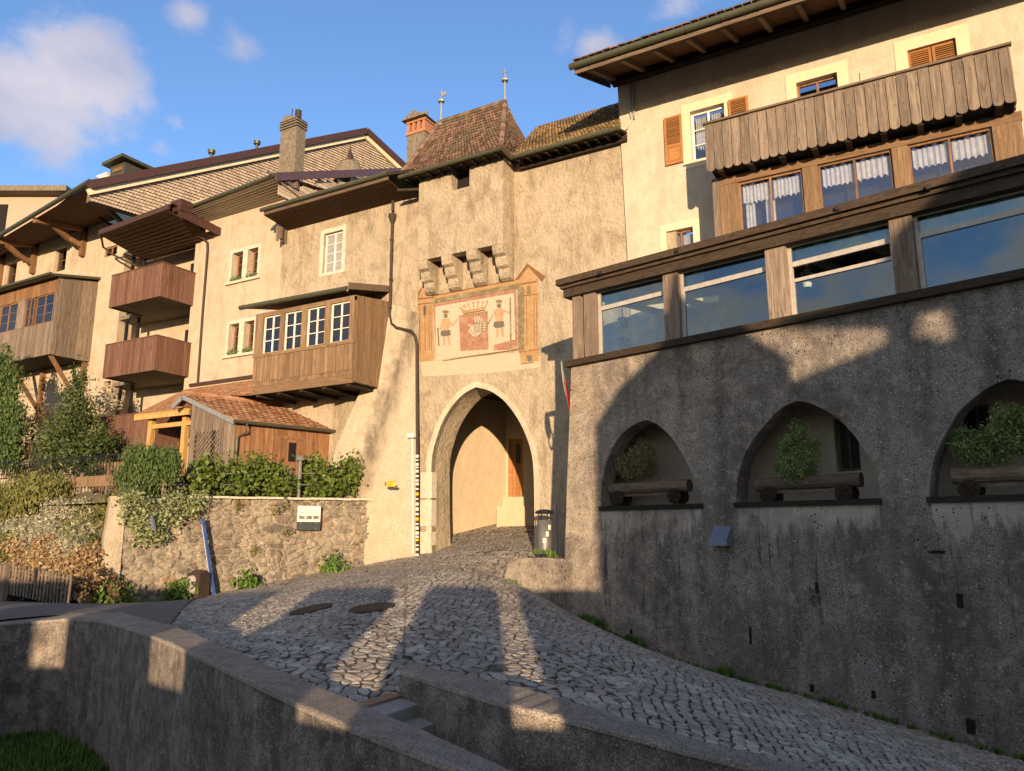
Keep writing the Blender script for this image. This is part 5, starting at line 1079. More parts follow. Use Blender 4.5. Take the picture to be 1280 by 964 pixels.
big = thing('eaved_house', 'large house with bracketed dark eaves and a shingled gable at the far left', 'house', (-32, 18, 0))
cn_z = PY(110, 228, 15.0).z; w7 = F18.R3((70, 310.5), (84.5, 307), (71, 340)); w8 = F18.R3((8, 330), (22, 326), (8, 356)); m = MB(); uE = F18.uz(-140, 330)[0]; wzb = cn_z+.3
panel(m, F18, rect(uE, uW, -2, wzb), [rect(*w7), rect(*w8)], .35); m.build('wall', M_left, big)
for w in (w7, w8): window(F18, w, big, M_wora, M_glass, .15, 1, 2)
cn = PY(110, 228, 15.0); dirg = np.array([math.sin(rad(12)), math.cos(rad(12))]); 
gl = Vector(onZ(-60, 330, cn.z)); m = MB(); m.tube([cn, gl], .09, 10); m.tube([cn+Vector((0, .05, .12)), gl+Vector((0, .05, .12))], .05, 6); m.build('gutter', M_gutter, big)
wA_ = Vector((F18.uz(140, 290)[0], 18.1, cn.z+.35)); m = MB(); wB_ = Vector((uE, 18.1, wA_.z)); quadslab(m, gl+Vector((0, .1, -.1)), cn+Vector((0, .1, -.1)), Vector((wA_.x, 18.1, wA_.z)), wB_, .05); m.build('soffit', M_soff, big)
for px, py in ((106, 312), (44, 334), (2, 349)):
    m = MB(); w = F18.P(px, py, 0); g_ = cn.lerp(gl, min(1, max(0, (w.x-cn.x)/(gl.x-cn.x)))); top = Vector((w.x, w.y, wA_.z-.05)); t_ = Vector((w.x, 16.3, cn.z+.05))
    m.bar(w+Vector((0, -.1, -.35)), top+Vector((0, -.1, 0)), .2, .2, (0, 1, 0)); cv = [w+Vector((0, -.12, .1)), (w+t_)/2+Vector((0, .1, -.12)), t_]
    for i in range(2): m.bar(cv[i], cv[i+1], .17, .2)
    m.bar(top+Vector((0, 0, -.08)), Vector((w.x, g_.y+.1, g_.z-.15)), .2, .2); m.build('bracket', M_wora, big)
FG = Fr(cn[:2], dirg); n0 = FG.uz(114, 241); rdg = FG.uz(455, 171); fr_ = FG.uz(499, 212); nb = n0[1]-.3
m = MB(); panel(m, FG, [(n0[0], nb), (fr_[0], nb), (fr_[0], fr_[1]), (rdg[0], rdg[1]), (n0[0], n0[1]+.05)], (), .3, -.1)
zz = nb; k = 0
def ztopg(u): return n0[1]+(rdg[1]-n0[1])*(u-n0[0])/(rdg[0]-n0[0]) if u < rdg[0] else rdg[1]+(fr_[1]-rdg[1])*(u-rdg[0])/(fr_[0]-rdg[0])
sh = MB(); rh = .135
while zz < rdg[1]:
    u = n0[0]-(k % 2)*.06
    while u < fr_[0]:
        w_ = .125; zt1 = min(zz+rh*1.1, ztopg(u+w_/2))
        if zt1 > zz+.03: sh.add([FG.pt(u, zz, .03), FG.pt(u+w_/2, zz-.02, .032), FG.pt(u+w_-.006, zz, .03), FG.pt(u+w_-.006, zt1, -.05), FG.pt(u, zt1, -.05), FG.pt(u, zz, -.0), FG.pt(u+w_/2, zz-.02, -.0), FG.pt(u+w_-.006, zz, -.0)], [(0, 1, 2, 3, 4), (5, 6, 1, 0), (6, 7, 2, 1), (0, 4, 5), (2, 7, 3)])
        u += w_
    zz += rh; k += 1
m.build('gable_backing', M_wgrey, big); sh.build('gable_shingles', M_shing, big)
m = MB(); p0 = FG.pt(n0[0]-.15, n0[1]+.2, .12); p1 = FG.pt(rdg[0], rdg[1]+.25, .12); p2 = FG.pt(fr_[0]+.2, fr_[1]+.2, .12)
m.bar(p0, p1, .35, .3); m.bar(p1, p2, .35, .3); m.build('verge_board', M_copper, big)
m = MB(); b1, b2, b3 = [p-Vector((FG.N[0]*.02, FG.N[1]*.02, .27)) for p in (p0, p1, p2)]; m.bar(b1, b2, .1, .22); m.bar(b2, b3, .1, .22); m.build('verge_trim', plain('pale_trim', (.62, .50, .34), .8), big)
dl_ = Vector((-FG.N[0], -FG.N[1], 0)); m = MB(); quadslab(m, cn+dl_*14+Vector((0, 0, .05)), cn+Vector((0, 0, .05)), p1+Vector((0, 0, -.05)), p1+dl_*14+Vector((0, 0, -.05)), .08); quadslab(m, p1+Vector((0, 0, -.05)), p2, p2+dl_*14, p1+dl_*14+Vector((0, 0, -.05)), .08); m.build('roof', M_copper, big)
m = MB(); pipe(m, [Vector(onY(96, 245, 16.7)), PY(98, 252, 16.8), PY(104, 258, 17), PY(143, 285, 17.9)], .055); m.build('downpipe', M_iron, big)
m = MB(); m.bar(PY(138, 264, 17.2), PY(158, 284, 17.9), .16, .16); m.build('purlin_end', M_wgreyh, big)
# loggia of the big house
YL = corner_y((69, 345), (120, 338)); YL = max(YL, 15.8); FL = YF(YL); lu1 = FL.uz(67, 400)[0]; lu0 = FL.uz(-90, 400)[0]; lz0 = FL.uz(65, 442)[1]; lz1 = FL.uz(69, 350)[1]
log = thing('loggia', None, None); log.parent = big; log.location = -wl(big); zw0 = FL.uz(64, 402)[1]; zw1 = FL.uz(66, 366)[1]
m = MB(); planks(m, FL, lu0, lu1, lz0, zw0, .13, -.03, 0); planks(m, Fr((lu1, YL), (0, 1)), 0, 18-YL, lz0, lz1+.1, .2, -.03, 0, jit=.01, zt=lambda u: lz1+.1+u*.15); m.build('boards', M_wgrey, log)
m = MB(); planks(m, FL, lu0, lu1, zw1, lz1+.1, .2, -.03, .01); m.build('top_boards', M_wora, log)
wpx = [(-40, -4), (0, 22), (31, 42), (43.5, 66)]
for a, b in wpx:
    ua, ub_ = FL.uz(a, 390)[0], FL.uz(b, 385)[0]; window(FL, (ua, ub_, zw0, zw1), log, M_wora, M_glass, .03, 2, 3, .05, .02)
m = MB(); 
for a, b in ((-4, 0), (22, 31), (66, 68)): box_f(m, FL, FL.uz(a, 390)[0], FL.uz(b, 385)[0], zw0, zw1, -.1, .02)
m.build('post', M_wgrey, log)
m = MB(); m.box((lu0, YL+.03, lz0+.02), (lu1-.03, 18, lz0+.15)); m.build('floor', M_wdark, log)
m = MB(); quadslab(m, Vector((lu0, YL-.35, lz1+.12)), Vector((lu1+.15, YL-.35, lz1+.12)), Vector((lu1+.15, 18, lz1+.55)), Vector((lu0, 18, lz1+.55)), .1); m.tube([(lu0, YL-.4, lz1+.1), (lu1+.15, YL-.4, lz1+.1)], .06, 8); m.build('roof', M_gutter, log)
m = MB(); 
for x in (lu1-.2, lu1-3.2): m.bar((x, YL+.15, lz0), (x, 17.95, lz0-1.9), .13, .13); m.bar((x, 17.9, lz0-2.1), (x, 17.9, lz0), .16, .16, (0, 1, 0))
m.build('strut', M_wora, log)
w9 = F18.R3((37, 480), (44, 479), (38, 502)); 
# vents, dormer and far roof
for px, py, tp, lb in ((264, 196, 187, 'left of the two small round vent pipes on the brown ridge'), (321, 184, 176, 'right of the two small round vent pipes on the brown ridge')):
    b = FG.P(px, py, -.2); h = (FG.P(px, tp, -.2).z-b.z); m = MB(); m.lathe(b, [(.06, -.4), (.06, h*.4), (.14, h*.45), (.16, h*.9), (.05, h), (0, h)], 10); tag(m.build('vent_pipe', M_gutter, None), lb, 'vent pipe', 'vent pipes on the ridge')
t = thing('roof_dormer', 'olive metal clad dormer with a small window on the brown roof', 'dormer', PY(165, 213, 19)); FD = YF(19.2)
d = [FD.uz(139, 205), FD.uz(157, 196), FD.uz(157, 216), FD.uz(140, 220)]
m = MB(); m.box((d[0][0], 19.2, d[3][1]-1), (d[1][0], 23, d[1][1]-.25)); m.build('body', M_gutter, t)
m = MB(); quadslab(m, (d[0][0]-.25, 18.9, d[0][1]), (d[1][0]+.2, 18.9, d[1][1]), (d[1][0]+.2, 24, d[1][1]), (d[0][0]-.25, 24, d[0][1]), .15); m.build('roof', M_gutter, t)
m = MB(); FDw = FD.off(.02); box_f(m, FD, d[0][0]+.25, d[1][0]-.15, d[3][1]+.1, d[1][1]-.45, 0, .05); m.build('window', M_wora, t)
t = PY(128, 222, 19.2); m = MB(); m.box(t-Vector((.35, 0, .6)), t+Vector((.35, .5, .1))); m.box(t+Vector((-.4, -.05, .1)), t+Vector((.4, .55, .16)))
for k in (-.2, .0, .2): m.box(t+Vector((k-.03, -.02, -.0)), t+Vector((k+.03, .0, .09)))
tag(m.build('roof_vent_block', M_wwhite, None), 'small pale block vent on the roof left of the dormer', 'vent block')
t = thing('far_house', 'pale shingled house with a flat-looking grey roof behind the far left eaves', 'house', (-52, 30, 0)); f = Fr(atd(-80, 236, 44)[:2], (atd(84, 240, 44)-atd(-80, 236, 44))[:2]); 
a = f.uz(-80, 240); b = f.uz(84, 243); m = MB(); box_f(m, f, a[0], b[0], -1, (a[1]+b[1])/2-.2, -3, 0); m.build('wall', M_shing, t)
m = MB(); box_f(m, f, a[0], b[0]+.4, (a[1]+b[1])/2-.2, (a[1]+b[1])/2+.15, -3.5, .8); m.build('roof', M_chim, t)
m = MB(); box_f(m, f, f.uz(-12, 290)[0], f.uz(6, 290)[0], f.uz(0, 300)[1], f.uz(0, 256)[1], 0, .06); m.build('window', M_dark, t)
p = PY(437, 205, 26); t = thing('pointed_chimney', 'squat rounded chimney with a dark pointed metal hat behind the purple flashing', 'chimney', p); m = MB(); m.lathe(p+Vector((0, 0, -1)), [(.75, 0), (.7, .6), (.45, 1.05), (.0, 1.1)], 14); m.build('stack', M_chim, t)
m = MB(); m.lathe(p+Vector((0, 0, 0)), [(.5, 0), (.3, .15), (.1, .25), (.14, .4), (.06, .7), (0, 1.0)], 12); m.build('metal_hat', M_iron, t)

p = FT.P(778, 398, -1.2); t = thing('pendant_lamp', 'white cylindrical lampshade hanging behind the first gallery pane', 'lamp', p); m = MB(); m.lathe(p+Vector((0, 0, -.22)), [(.0, .02), (.12, 0), (.12, .22), (.02, .24)], 14); m.build('lamp_shade', M_curt, t)
m = MB(); m.tube([p, p+Vector((0, 0, .9))], .01, 5); m.build('cord', M_black, t)
# ================================================================== SHED and PORCH
shed = thing('garden_shed', 'small orange-brown plank shed with tiled roof and lattice panel', 'shed', (-18, 15, .5))
S0 = onY(294, 540, 15.0); th = rad(16.6); FSh = Fr(S0[:2], (math.sin(th), math.cos(th)))   # long side
L0 = FSh.uz(413, 545)[0]; zse = FSh.uz(294, 527)[1]; FGb = Fr((S0[0]-4, S0[1]), (1, 0)); ge = 4.0
gu0 = FGb.uz(236, 560)[0]; gp = FGb.uz(232, 497)
zgb = .3
m = MB(); planks(m, FSh, 0.02, L0, zgb, zse+.1, .15, -.03, 0, jit=.012, gap=.014); m.build('plank_side', M_shed, shed)
m = MB(); planks(m, FGb, gu0, ge, zgb, 0, .17, -.03, .0, jit=.014, gap=.014, zt=lambda u: zse+.05+(gp[1]-zse-.1)*(ge-u)/(ge-gp[0])); m.build('plank_gable', M_wgrey, shed)
lt = FGb.R3((245, 541), (277, 536), (246, 583)); m = MB(); k = 7; w_ = lt[1]-lt[0]; h_ = lt[3]-lt[2]
m.box  # lattice
for i in range(-k, k+1):
    for sgn in ((1, -1) if i % 3 == 0 else (1,)):
        pts = []
        for s in np.linspace(0, 1, 25):
            u = lt[0]+w_*s; z = (lt[2]+h_*(i/k)+w_*s) if sgn > 0 else (lt[3]-h_*(i/k)-w_*s)
            if lt[2] <= z <= lt[3]: pts.append((u, z))
        if len(pts) > 1: m.bar(FGb.pt(*pts[0], .03+.012*sgn), FGb.pt(*pts[-1], .03+.012*sgn), .022, .012, FGb.pt(0, 0, 1)-FGb.pt(0, 0, 0))
box_f(m, FGb, lt[0]-.05, lt[0], lt[2]-.05, lt[3]+.05, 0, .05); box_f(m, FGb, lt[1], lt[1]+.05, lt[2]-.05, lt[3]+.05, 0, .05); m.build('lattice', M_wgrey, shed)
m = MB(); box_f(m, FGb, lt[0], lt[1], lt[2], lt[3], .003, .008); m.build('lattice_opening', M_dark, shed)
m = MB(); m.bar(FGb.pt(ge+.05, zse-.03, .1), FGb.pt(gp[0], gp[1]+.0, .1), .05, .14); lft = FGb.uz(219, 510); m.bar(FGb.pt(gp[0], gp[1], .1), FGb.pt(lft[0], lft[1], .1), .05, .14); m.build('verge_board', M_zinc, shed)
sdir = FSh.pt(1, 0)-FSh.pt(0, 0); ef = FSh.pt(-.1, zse+.02, .12); eb = FSh.pt(L0+.1, zse+.02, .12); rf = FGb.pt(gp[0], gp[1]+.1, .12); rb = rf+sdir*(L0+.3)
m = MB(); tiles(m, ef, eb, rb, rf, 12, 16, lift=.035, round_=True); lf = FGb.pt(lft[0], lft[1]+.08, .12); tiles(m, lf+sdir*L0, lf, rf, rb, 5, 16, lift=.03)
m.build('roof_tiles', M_tilered, shed)
m = MB()
for i in range(14): p = rf+sdir*(L0+.3)*(i/14); m.tube([p+Vector((0, 0, .02)), p+sdir*.3+Vector((0, 0, .05))], .09, 7)
m.build('ridge_tiles', M_tilered, shed)
m = MB(); m.tube([FSh.pt(-.15, zse-.02, .2), FSh.pt(L0+.1, zse-.02, .2)], .055, 8); g = FSh.pt(.25, zse-.05, .2); m.tube([g, g+Vector((0, 0, -.25)), FSh.pt(.05, zse-.45, .05), FSh.pt(.05, zgb, .05)], .04, 8); m.build('gutter', M_gutter, shed)
dwn = FSh.R3((361, 553), (370, 554), (361, 577)); m = MB(); box_f(m, FSh, dwn[0], dwn[1], dwn[2], dwn[3], .0, .015); o = m.build('window', M_dark, shed)
m = MB()
for i in range(5): u = dwn[0]+(dwn[1]-dwn[0])*(i+.5)/5; box_f(m, FSh, u-.008, u+.008, dwn[2], dwn[3], .02, .035)
m.build('window_bar', M_black, o); m = MB(); panel(m, FSh, rect(dwn[0]-.35, dwn[1]+.3, zgb, dwn[3]+.18), [rect(dwn[0]-.27, dwn[1]+.22, zgb+.01, dwn[3]+.1)], .02, .03); m.build('door_frame', M_shed, shed)
porch = thing('porch', 'tiled lean-to porch on fresh yellow timber posts left of the shed', 'porch', (-22, 16, 0)); 
pa = PY(170, 518, 15.3); pc = PY(318, 475, 17.9); pd = PY(237, 486, 17.9); zr = (pc.z+pd.z)/2; pb_ = Vector((pc.x, 15.3, pa.z)); pc2 = Vector((pc.x+2.6, 17.9, zr)); pd2 = Vector((pd.x-.15, 17.9, zr)); pb2 = Vector((pc.x+2.2, 15.3+1.2, pa.z+.45))
m = MB(); tiles(m, pa, pb_, Vector((pc.x, 17.9, zr)), pd2, 18, 30, lift=.02); tiles(m, Vector((pc.x, 16.4, pa.z+(zr-pa.z)*.42)), pb2, pc2, Vector((pc.x, 17.9, zr)), 10, 14, lift=.02); m.build('roof_tiles', M_tilered, porch)
m = MB(); quadslab(m, pa+Vector((0, 0, -.03)), pb_+Vector((0, 0, -.03)), Vector((pc.x, 17.9, zr-.05)), pd2+Vector((0, 0, -.05)), .06); m.build('roof_boarding', M_yel, porch)
m = MB(); m.bar(pa+Vector((-.1, .05, -.1)), pa+Vector((2.6, .05, -.1)), .08, .2); m.bar(pa+Vector((.4, .3, -.42)), pa+Vector((2.5, .3, -.42)), .12, .14); m.build('beam', M_yel, porch)
for dx in (.45, 2.15):
    m = MB(); x = pa.x+dx; m.bar((x, 15.6, -.2), (x, 15.6, pa.z-.15), .17, .17, (0, 1, 0)); m.build('post', M_yel, porch)
m = MB(); m.box((pa.x+.4, 17.2, -.5), (pa.x+3, 17.3, pa.z+.6)); m.build('back_boards', M_yel, porch)
m = MB(); m.bar(Vector((pd.x, 17.88, zr+.12)), Vector((pc.x, 17.88, zr+.12)), .05, .12); m.build('flashing', M_copper, porch)

# ================================================================== rubble garden wall
sw = thing('stone_wall', 'rubble stone retaining wall with earthy joints below the garden', 'retaining wall', SB+np.array([0, 0, -1.8]))
us0 = FS.uz(150, 700)[0]; us1 = FS.uz(466, 660)[0]; zt0 = FS.uz(455, 626)[1]; ztl = FS.uz(250, 624)[1]
NU, NZ = 420, 150; uu = np.linspace(us0, us1, NU); ztopu = ztl+(zt0-ztl)*np.clip((uu-us0)/(us1-us0), 0, 1)
bx = FS.O[0]+FS.U[0]*uu; by = FS.O[1]+FS.U[1]*uu; zb_ = Garr(bx, by)-.15; tt2 = np.linspace(0, 1, NZ)[:, None]; ZZ = zb_[None]*(1-tt2)+ztopu[None]*tt2; UU = np.repeat(uu[None], NZ, 0)
w1_ = UU+(vnoise(UU, ZZ, .5)-.5)*.25; w2_ = ZZ+(vnoise(UU+30, ZZ, .4)-.5)*.2
e1, c1 = voro(w1_, w2_, .48, .19, .75, 21); e2, c2 = voro(w1_, w2_, .24, .11, .9, 22); sel = vnoise(UU+9, ZZ, .9) > .5; e = np.where(sel, e1, e2*.8); cq = np.where(sel, c1, c2)
nn = np.clip(e/.3, 0, 1)**.7*(.03+.06*cq)+(vnoise(UU, ZZ, .12)-.5)*.06+(vnoise(UU, ZZ, .05)-.5)*.03+(vnoise(UU, ZZ, .7)-.5)*.10-(ZZ-ZZ.min())*.04
V = np.stack([FS.O[0]+FS.U[0]*UU+FS.N[0]*nn, FS.O[1]+FS.U[1]*UU+FS.N[1]*nn, ZZ], -1)
o = gridmesh('rubble_face', V[::-1].copy(), NZ, NU, None, {'stone': cq[::-1].copy(), 'joint': e[::-1].copy()}, M_rubble); o.parent = sw; o.location = -wl(sw)
m = MB(); panel(m, FS, [(us0, -2.6), (us1, -2.6), (us1, zt0+.0), (us0, ztl)], (), .5, -.3); m.build('wall_core', M_rubble, sw)
m = MB(); k = 22
for i in range(k): a = us0+1.2+(us1-us0-1.2)*i/k; b = us0+1.2+(us1-us0-1.2)*(i+1)/k-.01; zc_ = ztl+(zt0-ztl)*(a-us0)/(us1-us0)+R.uniform(0, .015); box_f(m, FS, a, b, zc_, zc_+.055, -.55, .06+R.uniform(0, .04))
m.build('coping', M_stone, sw)
qn = [FS.uz(150, 660), FS.uz(133, 742)]; m = MB(); vs_ = [FS.pt(us0-.3, .85, -.2), FS.pt(us0+.02, .85, -.04), FS.pt(us0+.02, -2.2, .12), FS.pt(us0-.5, -2.2, .0)]; bk = FS.pt(0, 0, -.35)-FS.pt(0, 0, 0); 
m.hexa([vs_[3], vs_[2], vs_[2]+bk, vs_[3]+bk, vs_[0], vs_[1], vs_[1]+bk, vs_[0]+bk]); m.build('quoin', M_tower, sw)
# garden soil and bank
m = MB(); p = [FS.pt(us0-.3, .7, -.4), FS.pt(us1, .75, -.4), Vector((-12.8, 18.3, .8)), Vector((-36, 18.3, .9)), Vector((-36, 14.5, .8))]
m.add(p, [(0, 1, 2, 3, 4)]); tag(m.build('garden_soil', M_earth), 'garden soil between the stone wall and the houses', kind='structure')
bb = [Vector(atd(-140, 735, 24)), Vector(atd(-50, 735, 20.5)), Vector(atd(40, 740, 17.8)), Vector(atd(100, 752, 16.8)), FS.pt(us0-.1, -1.95, .05)]
bt_ = [Vector((-36, 14.8, .8)), Vector(onY(-50, 645, 14.2)), Vector(onY(30, 628, 13.6)), Vector(onY(100, 615, 13.0)), FS.pt(us0+.2, .85, -.35)]
for p in bt_: p.z = max(p.z, .6)
NB = 60; nbm = []; 
vs = []; 
for j in range(13):
    t_ = j/12
    for i in range(NB+1):
        s = i/NB*4; q = min(3, int(s)); f_ = s-q; a = bb[q].lerp(bb[q+1], f_); b = bt_[q].lerp(bt_[q+1], f_); p = a.lerp(b, t_); p.z += .25*math.sin(math.pi*t_)+R.uniform(-.05, .05); vs.append(p)
fs = [(j*(NB+1)+i, j*(NB+1)+i+1, (j+1)*(NB+1)+i+1, (j+1)*(NB+1)+i) for j in range(12) for i in range(NB)]
m = MB(); m.add(vs, fs); tag(m.build('bank', M_earth), 'steep planted bank at the left below the railing', kind='structure')
def onbank(px, py):
    q = ray(px, py); best = None
    d = Vector(q).normalized(); 
    for (a, b, c, dd) in fs:
        for tri in ((vs[a], vs[b], vs[c]), (vs[a], vs[c], vs[dd])):
            from mathutils.geometry import intersect_ray_tri
            h = intersect_ray_tri(*tri, d, Vector((0, 0, 0)), True)
            if h is not None and (best is None or h.length < best.length): best = h
    return best
def mass(name, label, polys, mat, n, size, aspect=2., up=.3, kind='stuff', thick=.15):
    m = MB(); bl = []
    for px, py, rx, ry in polys:
        for _ in range(max(1, int(rx*ry/90))):
            a = R.uniform(0, 6.28); q = math.sqrt(R.random()); h = onbank(px+rx*q*math.cos(a), py+ry*q*math.sin(a))
            if h is not None: s_ = R.uniform(.7, 1.2); bl.append((h-Vector(h).normalized()*thick*.6, (.22*s_, .18*s_, thick*s_)))
    leaves(m, bl, n, size, aspect=aspect, up=up); o = m.build(name, mat)
    return tag(o, label, None, None, kind)
mass('silvery_ground_cover', 'silvery dry ground cover on the upper bank', [(60, 655, 60, 22), (20, 670, 30, 18), (90, 675, 40, 22), (110, 640, 30, 14)], L_silver, 30000, .08)
mass('dry_plants', 'rust-coloured dried plants over the lower bank', [(60, 700, 60, 20), (100, 710, 30, 22), (20, 700, 30, 18), (75, 725, 40, 12)], L_dry, 34000, .085)
mass('olive_plants', 'olive green and brown leafy plants beside the wall end', [(115, 660, 26, 34), (130, 640, 18, 20), (20, 640, 30, 12), (10, 690, 20, 20)], L_olive, 16000, .085, up=.5)
mass('brown_plants', 'dark brown withered plants at the foot of the bank', [(40, 738, 50, 10), (110, 742, 30, 12)], L_brown, 8000, .08, up=.5)
F13 = YF(13.2)
shrub('bush', 'broad green fern-like bush on the bank below the iron railing', 'bush', [(45, 617, 32, 14), (20, 622, 20, 10), (68, 614, 12, 12), (40, 630, 30, 10)], YF(12.6), 0, L_olive, 12000, .16, up=.6, aspect=4)
shrub('thuja', 'tall narrow bright green thuja at the left picture edge', 'conifer', [(2, 560, 14, 30), (4, 520, 13, 32), (3, 480, 11, 32), (4, 455, 7, 20), (16, 530, 8, 45), (17, 480, 6, 26), (-12, 540, 12, 50)], YF(15.2), 0, L_cyp, 16000, .13, up=.7, aspect=2.2)
shrub('conifer', 'dark loose conifer in front of the pale wall under the loggia', 'conifer', [(97, 480, 9, 20), (97, 508, 18, 22), (92, 535, 26, 22), (95, 562, 32, 22), (110, 585, 26, 14), (70, 575, 16, 14), (100, 468, 5, 12), (120, 545, 12, 16)], YF(15.5), 0, L_conif, 20000, .13, up=.3, aspect=2.6)
shrub('climbing_shrub', 'tangled dark climbing shrub between the thuja and the loose conifer', 'shrub', [(38, 560, 16, 26), (50, 530, 14, 18), (30, 590, 20, 14), (58, 560, 12, 20), (25, 520, 6, 18)], YF(16.2), 0, L_brown, 3500, .12, up=.2, aspect=2.5)
shrub('rosemary_like_bush', 'pale blue-green bushy shrub against the wall beside the conifer', 'shrub', [(132, 505, 9, 18), (128, 530, 8, 14)], YF(17.0), 0, L_silver, 900, .11)
shrub('cypress_bush', 'rounded upright dark green cypress bush at the wall corner', 'conifer', [(176, 582, 14, 26), (190, 580, 13, 20), (165, 592, 10, 24), (207, 585, 10, 22), (216, 592, 6, 16), (180, 606, 26, 14)], YF(12.2), 0, L_cyp, 26000, .085, up=.8, aspect=2.6)
for i, (lab, bl) in enumerate((('leafy green vine shrub below the lattice of the shed', [(255, 592, 20, 14), (246, 606, 18, 10), (272, 600, 14, 12)]), ('broad vine shrub behind the fence in front of the shed planks', [(305, 592, 26, 14), (335, 596, 28, 14), (292, 606, 26, 10), (325, 580, 16, 8), (345, 608, 24, 10)]), ('green vine shrub right of the grey pole', [(393, 586, 13, 14), (402, 600, 18, 14), (388, 608, 12, 10)]), ('dense vine shrub against the foot of the buttress', [(442, 585, 14, 14), (430, 600, 20, 14), (450, 604, 12, 14), (415, 608, 14, 10)]))):
    shrub('vine_shrub', lab, 'shrub', bl, FS, -.55, L_vine, [2600, 4200, 2400, 3000][i], .12, 'vine shrubs behind the wall fence', up=.15, aspect=1.3)
m = MB(); bl = []
for px, py in ((160, 640), (175, 632), (190, 640), (205, 632), (222, 628), (240, 632), (170, 655), (185, 660), (200, 650), (172, 668), (163, 622), (215, 645), (232, 640), (178, 645), (196, 668), (247, 626)):
    bl.append((FS.P(px, py, .12), (.30, .12, .26)))
leaves(m, bl, 5200, .075, aspect=1.5); tag(m.build('trailing_plant', L_trail), 'pale green trailing plant hanging over the left end of the stone wall', 'plant')
p = FS.P(188, 653, .3); m = MB(); m.add([p+Vector((-.2, 0, .2)), p+Vector((.12, -.05, .17)), p+Vector((.2, 0, -.2)), p+Vector((-.16, 0, -.16)), p+Vector((-.2, .05, .17)), p+Vector((.12, .0, .14)), p+Vector((.2, .05, -.22)), p+Vector((-.16, .05, -.18))], [(3, 2, 1, 0), (4, 5, 6, 7), (0, 1, 5, 4), (1, 2, 6, 5), (2, 3, 7, 6), (3, 0, 4, 7)]); tag(m.build('slate_slab', M_slate), 'grey slate slab lodged in the trailing plant', 'stone slab')
# fence on the wall: posts, rail wires
t = thing('wire_fence', 'low wire fence on wooden posts along the top of the stone wall', 'fence', FS.pt(us1, .9, -.3)); f = FS.off(-.3)
for px, top in ((207, 588), (251, 590), (303, 604), (363, 584)):
    u, z = f.uz(px, top); m = MB(); m.bar(f.pt(u, .6), f.pt(u, z), .07, .07, (0, 1, 0)); m.build('post', M_wgrey, t)
m = MB(); 
for zz in (592, 606):
    a, b = f.P(196, zz+.0), f.P(465, zz); m.tube([a, b], .012, 5)
u = f.uz(230, 610)[0]; m.build('wire', M_zinc, t)
a = f.uz(207, 594); b = f.uz(236, 620); m = MB(); box_f(m, f, a[0]+.05, b[0], .85, a[1], -.15, -.1); m.build('dark_panel', M_wdark, t)
u, z = f.uz(375.5, 576); m = MB(); m.tube([f.pt(u, .6), f.pt(u, z)], .05, 8); m.lathe(f.pt(u, z), [(.12, 0), (.14, .06), (.08, .14), (0, .16)], 10); tag(m.build('grey_pole', plain('dull_grey_metal', (.16, .155, .14), .6)), 'grey metal pole with a small cap rising behind the stone wall', 'pole')
# iron railing and timber frame on the bank top
t = thing('iron_railing', 'thin dark iron railing along the top of the bank', 'railing', onY(80, 620, 13.6)); f = YF(13.7); a = f.uz(-60, 585); b = f.uz(160, 582); zl = f.uz(60, 622)[1]
m = MB()
for zz in (a[1], a[1]-.5): m.tube([f.pt(a[0], zz), f.pt(b[0], zz)], .018, 6)
m.build('rail', M_black, t)
m = MB(); u = a[0]
while u < b[0]: m.bar(f.pt(u, zl-.1), f.pt(u, a[1]), .016, .016, (0, 1, 0)); u += .16
m.build('baluster', M_black, t)
t = thing('low_plank_fence', 'low pale plank fence with wooden posts in front of the lower balcony', 'fence', onY(120, 620, 12.9)); f = YF(13.0)
for px, top in ((88, 594), (103, 591), (136, 588), (156, 562)):
    u, z = f.uz(px, top); m = MB(); m.bar(f.pt(u, .0), f.pt(u+(.05 if px > 150 else 0), z), .07, .07, (0, 1, 0)); m.build('post', M_wgrey, t)
m = MB(); a = f.uz(88, 597); b = f.uz(156, 590); box_f(m, f, a[0], b[0], a[1]-.3, a[1], .0, .04); m.build('plank', M_wbay, t)
m = MB(); f2 = YF(15.6); planks(m, f2, f2.uz(118, 590)[0], f2.uz(170, 590)[0], .2, f2.uz(140, 578)[1], .16, -.05, 0, jit=.1); tag(m.build('board_screen', M_wbay), 'grey board screen under the lowest brown balcony', 'screen')
t = thing('picket_fence', 'small leaning grey picket fence at the foot of the bank', 'fence', bb[2]); 
pf0, pf1 = Vector(atd(-30, 722, 18.6)), Vector(atd(86, 742, 16.6)); m = MB()
for i in range(30):
    p = pf0.lerp(pf1, i/29); m.bar(p+Vector((0, 0, -.25)), p+Vector((R.uniform(-.04, .04), 0, .42+R.uniform(-.06, .04))), .055, .02, (0, 1, 0))
m.build('picket', M_wgrey, t); m = MB()
for zz in (.08, .3): m.bar(pf0+Vector((0, .03, zz)), pf1+Vector((0, .03, zz)), .03, .04)
m.build('rail', M_wgrey, t)
p = atd(6, 728, 16.2); p = Vector(p); m = MB(); m.bar(p+Vector((0, 0, -1)), p+Vector((0, 0, .35)), .1, .1, (0, 1, 0)); tag(m.build('wooden_post', M_wgrey), 'short grey wooden post at the left end of the picket fence', 'post')
